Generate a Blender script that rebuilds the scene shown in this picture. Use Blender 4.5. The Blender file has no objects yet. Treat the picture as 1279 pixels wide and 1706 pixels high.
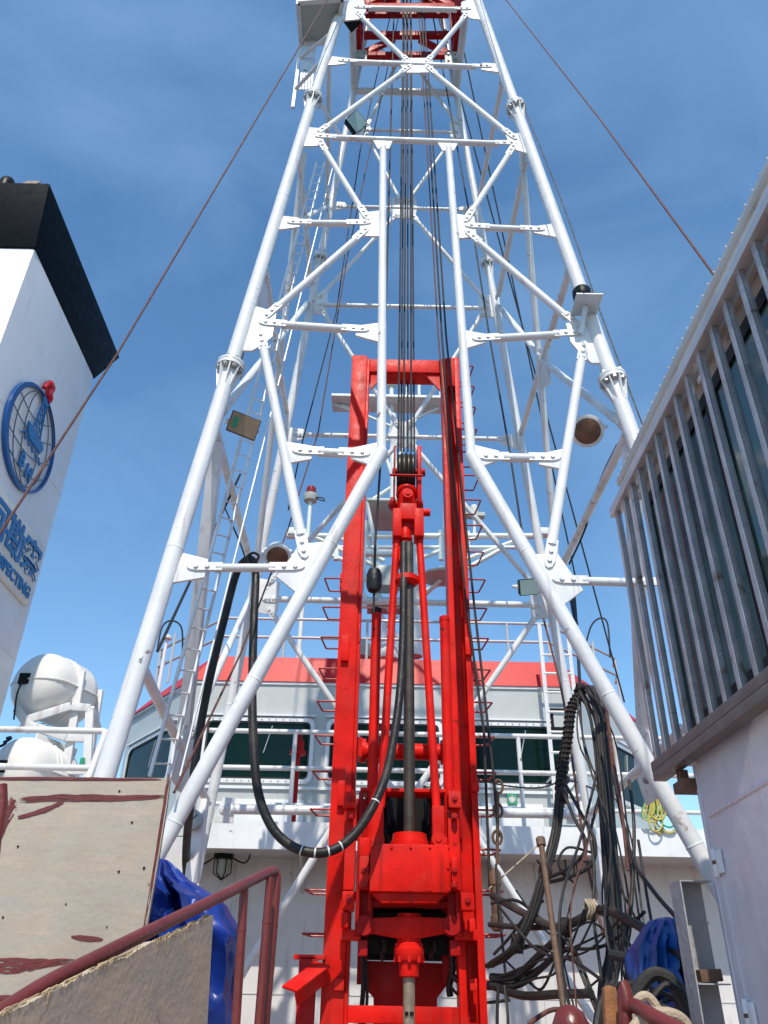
import bpy, bmesh, math, random
from mathutils import Vector, Matrix, noise
random.seed(7)
V = Vector
S = bpy.context.scene
COL = S.collection
EYE = 1.7                                   # eye height above the working deck

# ------------------------------------------------------------------ camera
FPX = 1310.0
_n = math.sqrt(41**2 + 2153**2 + FPX**2)
PITCH = math.asin(FPX/_n); ROLL = math.atan2(41, 2153)
_u0 = V((0, -math.sin(PITCH), math.cos(PITCH))); CW = V((0, math.cos(PITCH), math.sin(PITCH)))
CR = V((1,0,0))*math.cos(ROLL) + _u0*math.sin(ROLL)
CU = _u0*math.cos(ROLL) - V((1,0,0))*math.sin(ROLL)
CAM = V((0,0,EYE))
cd = bpy.data.cameras.new('camera'); co = bpy.data.objects.new('camera', cd); COL.objects.link(co)
cd.sensor_fit = 'HORIZONTAL'; cd.sensor_width = 36; cd.lens = 36*FPX/1279
cd.clip_start = .05; cd.clip_end = 5000
m = Matrix((CR, CU, -CW)).transposed().to_4x4(); m.translation = CAM
co.matrix_world = m
S.camera = co

# ------------------------------------------------------------------ world, sun, exposure
SUN_EL, SUN_AZ = math.radians(52), math.radians(1.5)      # sun behind the camera, a little to its left
w = bpy.data.worlds.new('World'); S.world = w; w.use_nodes = True
nt = w.node_tree; nt.nodes.clear()
out = nt.nodes.new('ShaderNodeOutputWorld'); bg = nt.nodes.new('ShaderNodeBackground')
sky = nt.nodes.new('ShaderNodeTexSky'); sky.sky_type = 'NISHITA'; sky.sun_disc = False
sky.sun_elevation = SUN_EL; sky.sun_rotation = math.pi + SUN_AZ
sky.air_density = 1.05; sky.dust_density = .1; sky.ozone_density = 3.2; sky.altitude = 0
# thin high cirrus all over the sky
tc = nt.nodes.new('ShaderNodeTexCoord'); mp = nt.nodes.new('ShaderNodeMapping'); mp.inputs['Scale'].default_value = (1.6, 2.0, 3.4)
nz = nt.nodes.new('ShaderNodeTexNoise'); nz.inputs['Scale'].default_value = 1.6; nz.inputs['Detail'].default_value = 7; nz.inputs['Distortion'].default_value = .6
rp = nt.nodes.new('ShaderNodeMapRange'); rp.inputs['From Min'].default_value = .40; rp.inputs['From Max'].default_value = .72; rp.inputs['To Max'].default_value = .34
mx = nt.nodes.new('ShaderNodeMix'); mx.data_type = 'RGBA'; mx.inputs['B'].default_value = (1.75, 2.95, 4.6, 1)
nt.links.new(tc.outputs['Generated'], mp.inputs['Vector']); nt.links.new(mp.outputs[0], nz.inputs['Vector'])
nt.links.new(nz.outputs['Fac'], rp.inputs['Value']); nt.links.new(rp.outputs[0], mx.inputs['Factor'])
hs = nt.nodes.new('ShaderNodeHueSaturation'); hs.inputs['Saturation'].default_value = 1.13; hs.inputs['Hue'].default_value = .494; nt.links.new(sky.outputs[0], hs.inputs['Color']); nt.links.new(hs.outputs[0], mx.inputs['A']); nt.links.new(mx.outputs['Result'], bg.inputs['Color'])
bg.inputs['Strength'].default_value = .138
nt.links.new(bg.outputs[0], out.inputs[0])
sl = bpy.data.lights.new('sun', 'SUN'); sl.energy = 2.95; sl.angle = math.radians(.55); sl.color = (1, .925, .81)
so = bpy.data.objects.new('sun', sl); COL.objects.link(so)
sd = V((-math.sin(SUN_AZ)*math.cos(SUN_EL), -math.cos(SUN_AZ)*math.cos(SUN_EL), math.sin(SUN_EL)))
so.rotation_euler = sd.to_track_quat('Z', 'Y').to_euler(); so.location = (0, -6, 20)
vs = S.view_settings; vs.view_transform = 'Standard'; vs.look = 'None'; vs.exposure = .56; vs.gamma = 1

# ------------------------------------------------------------------ measuring: sight line of a photograph point, cut with real planes
def ray(x, y): return CR*((x-639.5)/FPX) + CU*((853-y)/FPX) + CW
def atY(x, y, Y): d = ray(x, y); return CAM + d*(Y/d.y)
def atX(x, y, X): d = ray(x, y); return CAM + d*(X/d.x)
def atZ(x, y, Z): d = ray(x, y); return CAM + d*((Z-EYE)/d.z)
class Plane:
    def __init__(s, p, n): s.p = p; s.n = n.normalized(); s.n = s.n if s.n.dot(CAM-p) > 0 else -s.n
    def __call__(s, x, y, off=0):
        d = ray(x, y); return CAM + d*((s.p + s.n*off - CAM).dot(s.n)/d.dot(s.n))
# derrick: square tapering tower
YC, W0, TK = 8.1, 4.887, .179
FR = Plane(V((0, YC-W0/2, EYE)), V((0, 1, -TK/2)))
RE = Plane(V((0, YC+W0/2, EYE)), V((0, 1, TK/2)))

# ------------------------------------------------------------------ materials
def mat(name, col, rough=.5, metal=0, var=.0, vscale=3, bump=0, bscale=60, rust=0, rcol=(.12,.045,.02), spec=.5, dirt=0, coat=0, streak=0, scol=(.20,.10,.05), rvar=.09):
    m = bpy.data.materials.new(name); m.use_nodes = True; t = m.node_tree; N = t.nodes; L = t.links
    b = N['Principled BSDF']; b.inputs['Base Color'].default_value = (*col, 1)
    b.inputs['Roughness'].default_value = rough; b.inputs['Metallic'].default_value = metal
    b.inputs['Specular IOR Level'].default_value = spec; b.inputs['Coat Weight'].default_value = coat
    tc = N.new('ShaderNodeTexCoord'); cur = None
    def nz(sc, det=4, dis=0):
        n = N.new('ShaderNodeTexNoise'); n.inputs['Scale'].default_value = sc; n.inputs['Detail'].default_value = det
        n.inputs['Distortion'].default_value = dis; L.new(tc.outputs['Object'], n.inputs['Vector']); return n.outputs['Fac']
    def rng(v, a, c, lo, hi):
        r = N.new('ShaderNodeMapRange'); L.new(v, r.inputs['Value'])
        for k, x in zip(('From Min','From Max','To Min','To Max'), (a, c, lo, hi)): r.inputs[k].default_value = x
        return r.outputs[0]
    def mixc(fac, A, B):
        x = N.new('ShaderNodeMix'); x.data_type = 'RGBA'; L.new(fac, x.inputs['Factor'])
        for k, c in (('A', A), ('B', B)):
            if isinstance(c, tuple): x.inputs[k].default_value = (*c, 1)
            else: L.new(c, x.inputs[k])
        return x.outputs['Result']
    cur = tuple(col)
    if var: cur = mixc(rng(nz(vscale, 6), .3, .7, 0, 1), tuple(c*(1-var) for c in col), tuple(min(1, c*(1+var*.6)) for c in col))
    if dirt: cur = mixc(rng(nz(2.1, 9, .8), .5, .78, 0, dirt), cur, (.16,.13,.10))
    if rust:
        f = rng(nz(7, 8, .5), .72-.12*rust, .80-.1*rust, 0, 1); cur = mixc(f, cur, rcol)
    if streak:
        mp = N.new('ShaderNodeMapping'); mp.inputs['Scale'].default_value = (11, 11, .9); L.new(tc.outputs['Object'], mp.inputs[0])
        n2 = N.new('ShaderNodeTexNoise'); n2.inputs['Scale'].default_value = 1.0; n2.inputs['Detail'].default_value = 7; L.new(mp.outputs[0], n2.inputs['Vector'])
        mu = N.new('ShaderNodeMath'); mu.operation = 'MULTIPLY'; L.new(rng(n2.outputs['Fac'], .56, .74, 0, streak), mu.inputs[0]); L.new(rng(nz(1.3, 3), .42, .62, 0, 1), mu.inputs[1])
        cur = mixc(mu.outputs[0], cur, scol)
    if not isinstance(cur, tuple): L.new(cur, b.inputs['Base Color'])
    L.new(rng(nz(9, 3), .3, .7, max(.03, rough-rvar), min(1, rough+rvar)), b.inputs['Roughness'])
    if bump:
        bm = N.new('ShaderNodeBump'); bm.inputs['Strength'].default_value = bump; bm.inputs['Distance'].default_value = .01
        L.new(nz(bscale, 3), bm.inputs['Height']); L.new(bm.outputs[0], b.inputs['Normal'])
    m['_b'] = 1
    return m
M = {}
M['white'] = mat('white_paint', (.70,.70,.69), .38, var=.07, bump=.2, bscale=18, rust=.38, dirt=.20, streak=.50)
M['white2'] = mat('white_paint_worn', (.72,.74,.74), .42, var=.10, bump=.15, bscale=25, rust=.45, dirt=.3, streak=.45)
M['mastw'] = mat('pale_mast_paint', (.70,.75,.70), .45, var=.08, bump=.1, rust=.15, dirt=.2)
M['house'] = mat('house_paint', (.48,.50,.485), .40, var=.05, vscale=1.2, bump=.18, bscale=3, rust=.08, dirt=.14, streak=.25)
M['housew'] = mat('white_house_paint', (.76,.77,.77), .42, var=.05, vscale=1.2, bump=.18, bscale=3, rust=.12, dirt=.16, streak=.40)
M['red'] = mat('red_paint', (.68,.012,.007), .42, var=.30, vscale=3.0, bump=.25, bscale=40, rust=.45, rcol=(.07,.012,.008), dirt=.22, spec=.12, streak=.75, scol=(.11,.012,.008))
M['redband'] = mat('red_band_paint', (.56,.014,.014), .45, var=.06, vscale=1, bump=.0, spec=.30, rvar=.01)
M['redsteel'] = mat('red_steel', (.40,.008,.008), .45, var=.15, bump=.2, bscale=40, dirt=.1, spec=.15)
M['rung'] = mat('step_red', (.34,.02,.02), .45, var=.2, rust=.3)
M['black'] = mat('black_rubber', (.014,.014,.014), .5, var=.4, bump=.5, bscale=30, dirt=.30, spec=.35)
M['cable'] = mat('cable_black', (.016,.014,.012), .55, var=.4, bump=.3, bscale=40, dirt=.35)
M['rope'] = mat('greased_wire_rope', (.022,.014,.010), .6, var=.4, vscale=20, bump=.8, bscale=140)
M['rope2'] = mat('rusty_wire_rope', (.13,.045,.028), .6, var=.4, vscale=20, bump=.8, bscale=140)
M['steel'] = mat('bare_steel', (.40,.42,.44), .32, metal=.4, var=.25, vscale=8, bump=.2, bscale=20, rust=.75, rcol=(.16,.10,.06))
M['oldsteel'] = mat('old_steel', (.17,.15,.135), .5, metal=.2, var=.35, vscale=9, bump=.4, bscale=25, rust=.7, rcol=(.11,.06,.035), dirt=.3)
M['lowall'] = mat('lower_house_paint', (.64,.62,.60), .42, var=.05, vscale=1.2, bump=.2, bscale=3, rust=.1, dirt=.16, streak=.35)
M['bolt'] = mat('bolt_steel', (.42,.42,.42), .42, metal=.4, var=.2)
M['greyw'] = mat('cabin_paint', (.66,.61,.64), .38, var=.05, vscale=2, bump=.5, bscale=7, dirt=.18, rust=.16, streak=.35)
M['greyt'] = mat('tray_paint', (.50,.49,.45), .5, var=.08, dirt=.2)
M['galv'] = mat('galvanised', (.58,.61,.63), .42, metal=.5, var=.15, dirt=.25)
M['ridge'] = mat('grey_rough_paint', (.34,.34,.34), .5, var=.12, bump=.9, bscale=24, dirt=.25, rust=.2)
M['navy'] = mat('black_cap_paint', (.002,.005,.009), .55, var=.3, bump=.1, spec=.08)
M['funnel'] = mat('funnel_paint', (.74,.74,.75), .42, var=.04, vscale=1, bump=.14, bscale=3, dirt=.10, streak=.18)
M['blue'] = mat('sign_blue', (.004,.085,.30), .25, var=.1)
M['teal'] = mat('sign_teal', (.004,.16,.42), .3, var=.1)
M['wire'] = mat('grey_wire', (.10,.12,.15), .4)
M['signred'] = mat('sign_red', (.55,.01,.02), .3)
M['cream'] = mat('sign_board', (.70,.68,.62), .6, var=.06)
M['raft'] = mat('raft_white', (.78,.76,.71), .35, var=.05, bump=.05, dirt=.15)
M['tarp'] = mat('blue_tarp', (.008,.034,.24), .42, var=.40, vscale=7, bump=.30, bscale=13, dirt=.10)
M['tarp2'] = mat('blue_tarp_worn', (.010,.070,.27), .36, var=.35, vscale=6, bump=.10, bscale=10, dirt=.12)
M['brown'] = mat('oxide_paint', (.155,.024,.020), .40, var=.2, vscale=6, bump=.3, bscale=35, dirt=.15)
M['rustpipe'] = mat('rusty_pipe', (.14,.075,.04), .65, var=.4, vscale=9, bump=.6, bscale=50, rust=.6)
M['drill'] = mat('drill_pipe', (.075,.062,.048), .42, metal=.35, var=.4, vscale=10, bump=.3)
M['rod'] = mat('worn_rod', (.30,.24,.17), .45, metal=.3, var=.35, vscale=12, rust=.7)
M['timber'] = mat('orange_timber', (.33,.13,.04), .7, var=.35, vscale=9, bump=.5, bscale=40)
M['glass'] = mat('dark_green_glass', (.003,.016,.013), .06, var=.3, vscale=.7, spec=.12)
M['glasst'] = mat('teal_glass', (.04,.095,.088), .06, var=.7, vscale=1.8, spec=.8, dirt=.10)
M['rubber'] = mat('window_gasket', (.02,.022,.02), .5)
M['lens'] = mat('dirty_lens', (.16,.075,.04), .30, var=.3, vscale=12)
M['tan'] = mat('tan_panel', (.33,.24,.15), .5, var=.2, vscale=8)
M['green'] = mat('green_sticker', (.02,.30,.15), .4)
M['dkgreen'] = mat('dark_green_paint', (.008,.055,.03), .4, var=.2)
M['lampred'] = mat('lamp_red', (.25,.01,.01), .3)
M['lampglass'] = mat('lamp_glass', (.35,.5,.47), .1, var=.1)
M['yellow'] = mat('yellow_rope', (.55,.48,.10), .7, var=.3, vscale=20)
M['manila'] = mat('pale_rope', (.45,.36,.25), .8, var=.3, vscale=15, bump=.7, bscale=90)
M['deck'] = mat('deck_paint', (.36,.22,.18), .6, var=.3, vscale=2, bump=.3, rust=.3)
M['sea'] = mat('sea_water', (.02,.06,.08), .12, bump=.8, bscale=.8)
M['underside'] = mat('platform_paint', (.40,.44,.39), .5, var=.08, dirt=.25)
M['rustwall'] = mat('rusty_wall', (.42,.33,.27), .7, var=.3, vscale=5, rust=.5, rcol=(.15,.07,.04))
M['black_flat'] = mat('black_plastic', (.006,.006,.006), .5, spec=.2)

def plywood(name, base, stains):
    m = mat(name, base, .7, var=.16, vscale=3, bump=.25, bscale=50); t = m.node_tree; N = t.nodes; L = t.links; b = N['Principled BSDF']
    src = b.inputs['Base Color'].links[0].from_socket
    tc = N.new('ShaderNodeTexCoord'); mp = N.new('ShaderNodeMapping'); mp.inputs['Scale'].default_value = (3, 3, 42)
    L.new(tc.outputs['Object'], mp.inputs[0]); g = N.new('ShaderNodeTexNoise'); g.inputs['Scale'].default_value = 1.4; g.inputs['Detail'].default_value = 6
    g.inputs['Distortion'].default_value = 1.5
    L.new(mp.outputs[0], g.inputs['Vector'])
    r = N.new('ShaderNodeMapRange'); r.inputs['From Min'].default_value = .35; r.inputs['From Max'].default_value = .75; r.inputs['To Max'].default_value = .20
    L.new(g.outputs['Fac'], r.inputs[0]); x = N.new('ShaderNodeMix'); x.data_type = 'RGBA'; L.new(r.outputs[0], x.inputs['Factor'])
    L.new(src, x.inputs['A']); x.inputs['B'].default_value = (base[0]*.45, base[1]*.4, base[2]*.36, 1)
    src = x.outputs['Result']
    # grey weathered blotches
    h = N.new('ShaderNodeTexNoise'); h.inputs['Scale'].default_value = 4.5; h.inputs['Detail'].default_value = 9; h.inputs['Distortion'].default_value = .7
    mp2 = N.new('ShaderNodeMapping'); mp2.inputs['Scale'].default_value = (1, 1, 2.6); L.new(tc.outputs['Object'], mp2.inputs[0]); L.new(mp2.outputs[0], h.inputs['Vector'])
    r2 = N.new('ShaderNodeMapRange'); r2.inputs['From Min'].default_value = .45; r2.inputs['From Max'].default_value = .72; r2.inputs['To Max'].default_value = stains
    L.new(h.outputs['Fac'], r2.inputs[0]); y = N.new('ShaderNodeMix'); y.data_type = 'RGBA'; L.new(r2.outputs[0], y.inputs['Factor'])
    L.new(src, y.inputs['A']); y.inputs['B'].default_value = (.34,.31,.27,1); L.new(y.outputs['Result'], b.inputs['Base Color'])
    return m
M['ply'] = plywood('plywood', (.40,.34,.265), .9)
M['ply2'] = plywood('plywood_dark', (.56,.45,.32), .5)
M['splinter'] = mat('splintered_wood', (.50,.37,.21), .8, var=.35, vscale=25, bump=.7, bscale=60)

# ------------------------------------------------------------------ mesh building
WL = {}                                       # world position of every object's origin
class MB:
    def __init__(s): s.v = []; s.f = []
    def add(s, vs, fs):
        k = len(s.v); s.v += [V(p) for p in vs]; s.f += [tuple(i+k for i in f) for f in fs]; return s
    def hexa(s, a):                           # 8 points: bottom ring 0-3, top ring 4-7
        return s.add(a, [(3,2,1,0),(4,5,6,7),(0,1,5,4),(1,2,6,5),(2,3,7,6),(3,0,4,7)])
    def box(s, lo, hi):
        x0,y0,z0 = lo; x1,y1,z1 = hi
        return s.hexa([(x0,y0,z0),(x1,y0,z0),(x1,y1,z0),(x0,y1,z0),(x0,y0,z1),(x1,y0,z1),(x1,y1,z1),(x0,y1,z1)])
    def bar(s, p, q, w, h, up=V((0,0,1))):    # w across, h along "up"
        p, q = V(p), V(q); d = (q-p).normalized(); a = d.cross(up)
        if a.length < 1e-4: a = d.cross(V((0,1,0)))
        a.normalize(); b = a.cross(d).normalized(); a = a*(w/2); b = b*(h/2)
        return s.hexa([p-a-b, p+a-b, p+a+b, p-a+b, q-a-b, q+a-b, q+a+b, q-a+b])
    def cyl(s, p, q, r0, r1=None, n=14, caps=True):
        p, q = V(p), V(q); r1 = r0 if r1 is None else r1; d = (q-p).normalized()
        a = d.orthogonal().normalized(); b = d.cross(a); vs = []
        for c, r in ((p, r0), (q, r1)):
            for i in range(n): t = 2*math.pi*i/n; vs.append(c + a*(math.cos(t)*r) + b*(math.sin(t)*r))
        fs = [(i, (i+1)%n, n+(i+1)%n, n+i) for i in range(n)]
        if caps: fs += [tuple(range(n-1,-1,-1)), tuple(range(n, 2*n))]
        return s.add(vs, fs)
    def tube(s, pts, r, n=8, caps=True):
        pts = [V(p) for p in pts]; R = r if isinstance(r, (list, tuple)) else [r]*len(pts); vs = []; a = None
        for i, p in enumerate(pts):
            d = (pts[min(i+1, len(pts)-1)] - pts[max(i-1, 0)]).normalized()
            a = d.orthogonal().normalized() if a is None else (a - d*a.dot(d)).normalized()
            b = d.cross(a)
            for k in range(n): t = 2*math.pi*k/n; vs.append(p + a*(math.cos(t)*R[i]) + b*(math.sin(t)*R[i]))
        fs = [(i*n+k, i*n+(k+1)%n, (i+1)*n+(k+1)%n, (i+1)*n+k) for i in range(len(pts)-1) for k in range(n)]
        if caps: fs += [tuple(range(n-1,-1,-1)), tuple(range((len(pts)-1)*n, len(pts)*n))]
        return s.add(vs, fs)
    def prism(s, poly, off):                  # planar polygon extruded by the vector off (centred)
        poly = [V(p) for p in poly]; n = len(poly); o = V(off)/2
        vs = [p-o for p in poly] + [p+o for p in poly]
        return s.add(vs, [tuple(range(n-1,-1,-1)), tuple(range(n, 2*n))] + [(i,(i+1)%n,n+(i+1)%n,n+i) for i in range(n)])
    def lathe(s, o, ax, prof, n=20):          # prof: (radius, height along axis)
        o = V(o); d = V(ax).normalized(); a = d.orthogonal().normalized(); b = d.cross(a); vs = []
        for r, h in prof:
            for k in range(n): t = 2*math.pi*k/n; vs.append(o + d*h + a*(math.cos(t)*r) + b*(math.sin(t)*r))
        fs = [(i*n+k, i*n+(k+1)%n, (i+1)*n+(k+1)%n, (i+1)*n+k) for i in range(len(prof)-1) for k in range(n)]
        fs += [tuple(range(n-1,-1,-1)), tuple(range((len(prof)-1)*n, len(prof)*n))]
        return s.add(vs, fs)
    def frame(s, ring0, ring1, off):          # ring between two outlines of equal count, extruded
        n = len(ring0); o = V(off)/2; vs = [V(p)-o for p in ring0]+[V(p)-o for p in ring1]+[V(p)+o for p in ring0]+[V(p)+o for p in ring1]
        fs = []
        for i in range(n):
            j = (i+1)%n; fs += [(i,j,n+j,n+i), (2*n+j,2*n+i,3*n+i,3*n+j), (j,i,2*n+i,2*n+j), (n+i,n+j,3*n+j,3*n+i)]
        return s.add(vs, fs)
    def build(s, name, m, parent=None, bevel=0, base=None, sharp=35, label=None):
        me = bpy.data.meshes.new(name)
        if parent is not None: o0 = WL[parent.name]
        else:
            if base is None:
                xs = [p.x for p in s.v]; ys = [p.y for p in s.v]
                base = ((min(xs)+max(xs))/2, (min(ys)+max(ys))/2, min(p.z for p in s.v))
            o0 = V(base)
        bm = bmesh.new(); vv = [bm.verts.new(p-o0) for p in s.v]
        for f in s.f:
            try: bm.faces.new([vv[i] for i in f])
            except ValueError: pass
        bmesh.ops.recalc_face_normals(bm, faces=bm.faces)
        if bevel:
            ed = [e for e in bm.edges if len(e.link_faces) == 2 and e.calc_face_angle(0) > .7]
            bmesh.ops.bevel(bm, geom=ed, offset=bevel, segments=2, affect='EDGES', profile=.6, clamp_overlap=True)
        bm.to_mesh(me); bm.free(); me.materials.append(M[m] if isinstance(m, str) else m)
        me.shade_smooth(); me.set_sharp_from_angle(angle=math.radians(sharp))
        o = bpy.data.objects.new(name, me); COL.objects.link(o)
        if parent is not None: o.parent = parent
        else: o.location = o0
        WL[o.name] = o0
        if label: o['label'] = label
        return o
def tag(o, label, cat, group=None):
    o['label'] = label; o['category'] = cat
    if group: o['group'] = group
    return o
def thing(name, label, cat, loc, group=None):
    o = bpy.data.objects.new(name, None); COL.objects.link(o); o.location = loc; o.empty_display_size = .2
    WL[o.name] = V(loc); return tag(o, label, cat, group)
def stuff(o): o['kind'] = 'stuff'; return o
def structure(o): o['kind'] = 'structure'; return o
def smooth(pts, k=6):                          # Catmull-Rom through 3D points
    pts = [V(p) for p in pts]; o = []
    for i in range(len(pts)-1):
        a, b, c, d = pts[max(i-1,0)], pts[i], pts[i+1], pts[min(i+2, len(pts)-1)]
        for j in range(k):
            t = j/k; o.append(.5*((2*b) + (c-a)*t + (2*a-5*b+4*c-d)*t*t + (3*b-a-3*c+d)*t**3))
    return o + [pts[-1]]
def lerp(a, b, t): return V(a)*(1-t) + V(b)*t
def pbox(mb, x0, y0, x1, y1, Y, dep):         # upright box whose front face stands at depth Y
    xm, ym = (x0+x1)/2, (y0+y1)/2
    X0, X1 = atY(x0, ym, Y).x, atY(x1, ym, Y).x; Z1, Z0 = atY(xm, y0, Y).z, atY(xm, y1, Y).z
    return mb.box((X0, Y, Z0), (X1, Y+dep, Z1))

# ------------------------------------------------------------------ setting: sea, deck
mb = MB(); mb.add([(-2500,-2500,-6),(2500,-2500,-6),(2500,2500,-6),(-2500,2500,-6)], [(0,1,2,3)])
structure(mb.build('sea', 'sea', base=(0,0,-6)))
mb = MB(); mb.box((-8,-9,-.3), (8,32,0)); structure(mb.build('deck', 'deck', base=(0,0,0)))
mb = MB(); mb.add([(-8,-9,-6.4),(8,-9,-6.4),(8,32,-6.4),(-8,32,-6.4),(-8,-9,-.301),(8,-9,-.301),(8,32,-.301),(-8,32,-.301)], [(3,2,1,0),(4,5,6,7),(0,1,5,4),(1,2,6,5),(2,3,7,6),(3,0,4,7)])
tag(mb.build('ship_hull', 'navy', base=(0,0,-6)), 'dark ship hull under the working deck', 'hull')

# ------------------------------------------------------------------ derrick
DER = thing('derrick', 'tall white tubular steel derrick with bolted gusset plates, straddling the red drill mast', 'derrick', (.3, YC, 0))
def legline(pl, a, b):
    p, q = pl(*a), pl(*b); d = (q-p)/(q.z-p.z); return lambda z: p + d*(z-p.z)
LEG = {(-1,-1): legline(FR, (155,1357), (521,166)), (1,-1): legline(FR, (857,175), (1052,722)),
       (-1,1): legline(RE, (351,1336), (533,433)), (1,1): legline(RE, (979,1346), (812,440))}
def sideplane(s):
    a, b, c = LEG[s,-1](2), LEG[s,-1](12), LEG[s,1](4); return Plane(a, (b-a).cross(c-a))
SL, SR = sideplane(-1), sideplane(1)
ZTOP = 21.0
def flange(parent, p, d, r, R=None):
    R = R or r*1.85; a = d.orthogonal().normalized(); b = d.cross(a)
    mb = MB(); mb.cyl(p-d*.012, p-d*.040, R, n=28); mb.cyl(p+d*.012, p+d*.040, R, n=28)
    mb.cyl(p-d*.012, p+d*.012, R*.97, n=28)
    for i in range(8):
        t = 2*math.pi*i/8+.2; e = a*math.cos(t)+b*math.sin(t); nn = d.cross(e)
        mb.prism([p-d*.04+e*r*.9, p-d*.04+e*R*.96, p-d*.30+e*r*1.02, p-d*.30+e*r*.9], nn*.014)
    fl = mb.build('flange', 'white', parent)
    mb = MB()
    for i in range(8):
        t = 2*math.pi*(i+.5)/8+.2; c = p + (a*math.cos(t)+b*math.sin(t))*R*.80
        mb.cyl(c-d*.075, c-d*.038, .026, n=6); mb.cyl(c+d*.038, c+d*.066, .026, n=6)
    stuff(mb.build('bolts', 'bolt', fl))
FZ = {(-1,-1): [(383,612,FR),(521,165,FR)], (1,-1): [(1020,633,FR),(857,180,FR)], (-1,1): [(533,428,RE),(437,924,RE)], (1,1): [(812,437,RE),(901,928,RE)]}
for k, ln in LEG.items():
    r = .077 if k[1] < 0 else .064
    mb = MB(); zs = [0, 3, 6, 9, 12, 15, 18, ZTOP]; mb.tube([ln(z) for z in zs], r, 22)
    leg = mb.build('leg', 'white', DER)
    d = (ln(10)-ln(0)).normalized()
    for j, (x, y, pl) in enumerate(FZ[k]):
        z = pl(x, y).z
        if k[1] > 0 and j == 1: continue
        flange(leg, ln(z), d, r)
    for z in (2.9, 5.1, 8.3, 10.4, 13.6, 15.1):
        c = ln(z+.2*k[0]); MB().tube([c-d*.012, c-d*.005, c+d*.005, c+d*.012], [r*.99, r*1.045, r*1.045, r*.99], 22).build('weld_bead', 'white2', leg)
    mb = MB(); mb.box(tuple(ln(0)-V((.3,.3,0))), tuple(ln(0)+V((.3,.3,.03))))     # foot plate
    mb.build('foot_plate', 'white2', leg)

def gus(pl, poly, bolts=(), th=.026, m='white', off=0, br=.022, nm='gusset_plate'):
    mb = MB(); mb.prism([pl(x, y, off) for x, y in poly], pl.n*th); g = mb.build(nm, m, DER, bevel=.004)
    if bolts:
        mb = MB()
        for x, y in bolts:
            p = pl(x, y, off); mb.cyl(p-pl.n*(th/2+.045), p+pl.n*(th/2+.045), br, n=6); mb.cyl(p+pl.n*(th/2), p+pl.n*(th/2+.028), br*1.5, n=10)
        stuff(mb.build('bolts', 'bolt', g))
    return g
def brace(pl, a, b, r, t0=.22, t1=.22, nm='brace', m='white', n=16, off=0):
    p, q = pl(*a, off), pl(*b, off); d = (q-p).normalized(); mb = MB()
    s, e = p + d*t0, q - d*t1; sd = d.cross(pl.n).normalized()
    mb.cyl(s, e, r, n=n)
    for end, tl, sg in ((s, t0, -1), (e, t1, 1)):
        if tl > .03:
            t = d*sg; c = pl.n*.022; w = r*1.05
            poly = [end-t*.05+sd*w, end+t*(tl-.05)+sd*w, end+t*(tl+.01)+sd*w*.6, end+t*(tl+.03), end+t*(tl+.01)-sd*w*.6, end+t*(tl-.05)-sd*w, end-t*.05-sd*w]
            mb.prism([x+c for x in poly], pl.n*.018)
            for u in (.35, .78):
                z = end+t*tl*u+c; mb.cyl(z, z+pl.n*.026, .020, n=8)
            mb.cyl(end-t*.02, end+t*.004, r*1.09, n=n)
    return mb.build(nm, m, DER)
# front face plates
FG = [
 [(576,-6),(606,2),(610,20),(598,33),(566,36)], [(800,-6),(768,5),(768,20),(782,31),(812,36)],
 [(670,98),(719,98),(723,110),(714,122),(676,122),(667,110)], [(553,95),(578,98),(577,107),(546,110)], [(803,106),(826,107),(832,122),(801,117)],
 [(514,213),(540,216),(541,232),(530,244),(503,245)], [(842,226),(870,222),(883,258),(850,248)],
 [(620,233),(655,234),(648,249),(629,249)], [(728,238),(763,239),(756,252),(737,252)],
 [(472,361),(498,364),(499,379),(464,384)], [(598,356),(634,352),(634,395),(600,394)], [(761,358),(790,362),(794,396),(765,398)], [(885,379),(920,374),(929,397),(889,389)],
 [(424,511),(461,521),(454,562),(437,576),(419,586),(400,585)], [(594,544),(632,539),(632,571),(592,560)], [(771,551),(811,558),(809,572),(774,582)],
 [(942,540),(978,535),(1003,606),(985,606),(965,589),(950,570)],
 [(478,737),(520,744),(519,766),(485,772)], [(584,748),(630,738),(632,768),(618,776),(584,765)], [(783,741),(831,752),(830,768),(796,780)], [(898,758),(940,748),(933,782),(897,775)],
 [(546,904),(498,907),(487,926),(460,961),(497,991),(512,975)], [(882,925),(928,923),(971,984),(935,1011)], [(305,922),(347,933),(341,963),(285,972)],
 [(1131,950),(1098,958),(1096,984),(1148,1000)]]
for g in FG: gus(FR, g)
# front face members: ends are the plate ends of each tube
FB = [((592,14),(782,17),.062),((594,22),(684,108),.060),((778,24),(708,108),.060),((566,103),(816,113),.062),
 ((683,112),(527,225),.062),((710,112),(858,233),.062),((528,229),(857,241),.063),
 ((532,236),(612,366),.060),((856,244),(775,370),.060),((482,372),(614,373),.062),((778,378),(903,384),.062),
 ((612,382),(440,532),.064),((776,386),(966,547),.064),((436,539),(611,551),.066),((790,566),(963,556),.066),
 ((434,556),(508,928),.072),((972,574),(913,944),.072),((492,752),(612,757),.066),((800,762),(928,764),.066),
 ((318,946),(502,946),.055),((925,967),(1124,972),.055)]
for a, b, r in FB: brace(FR, a, b, r*.66)
for a, b, r, nm in [((638,246),(635,757),.047,'post'),((747,248),(785,763),.047,'post'),((636,752),(160,1604),.062,'portal_strut'),((784,758),(1300,1658),.062,'portal_strut')]:
    brace(FR, a, b, r, 0, 0, nm, n=20)
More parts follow.
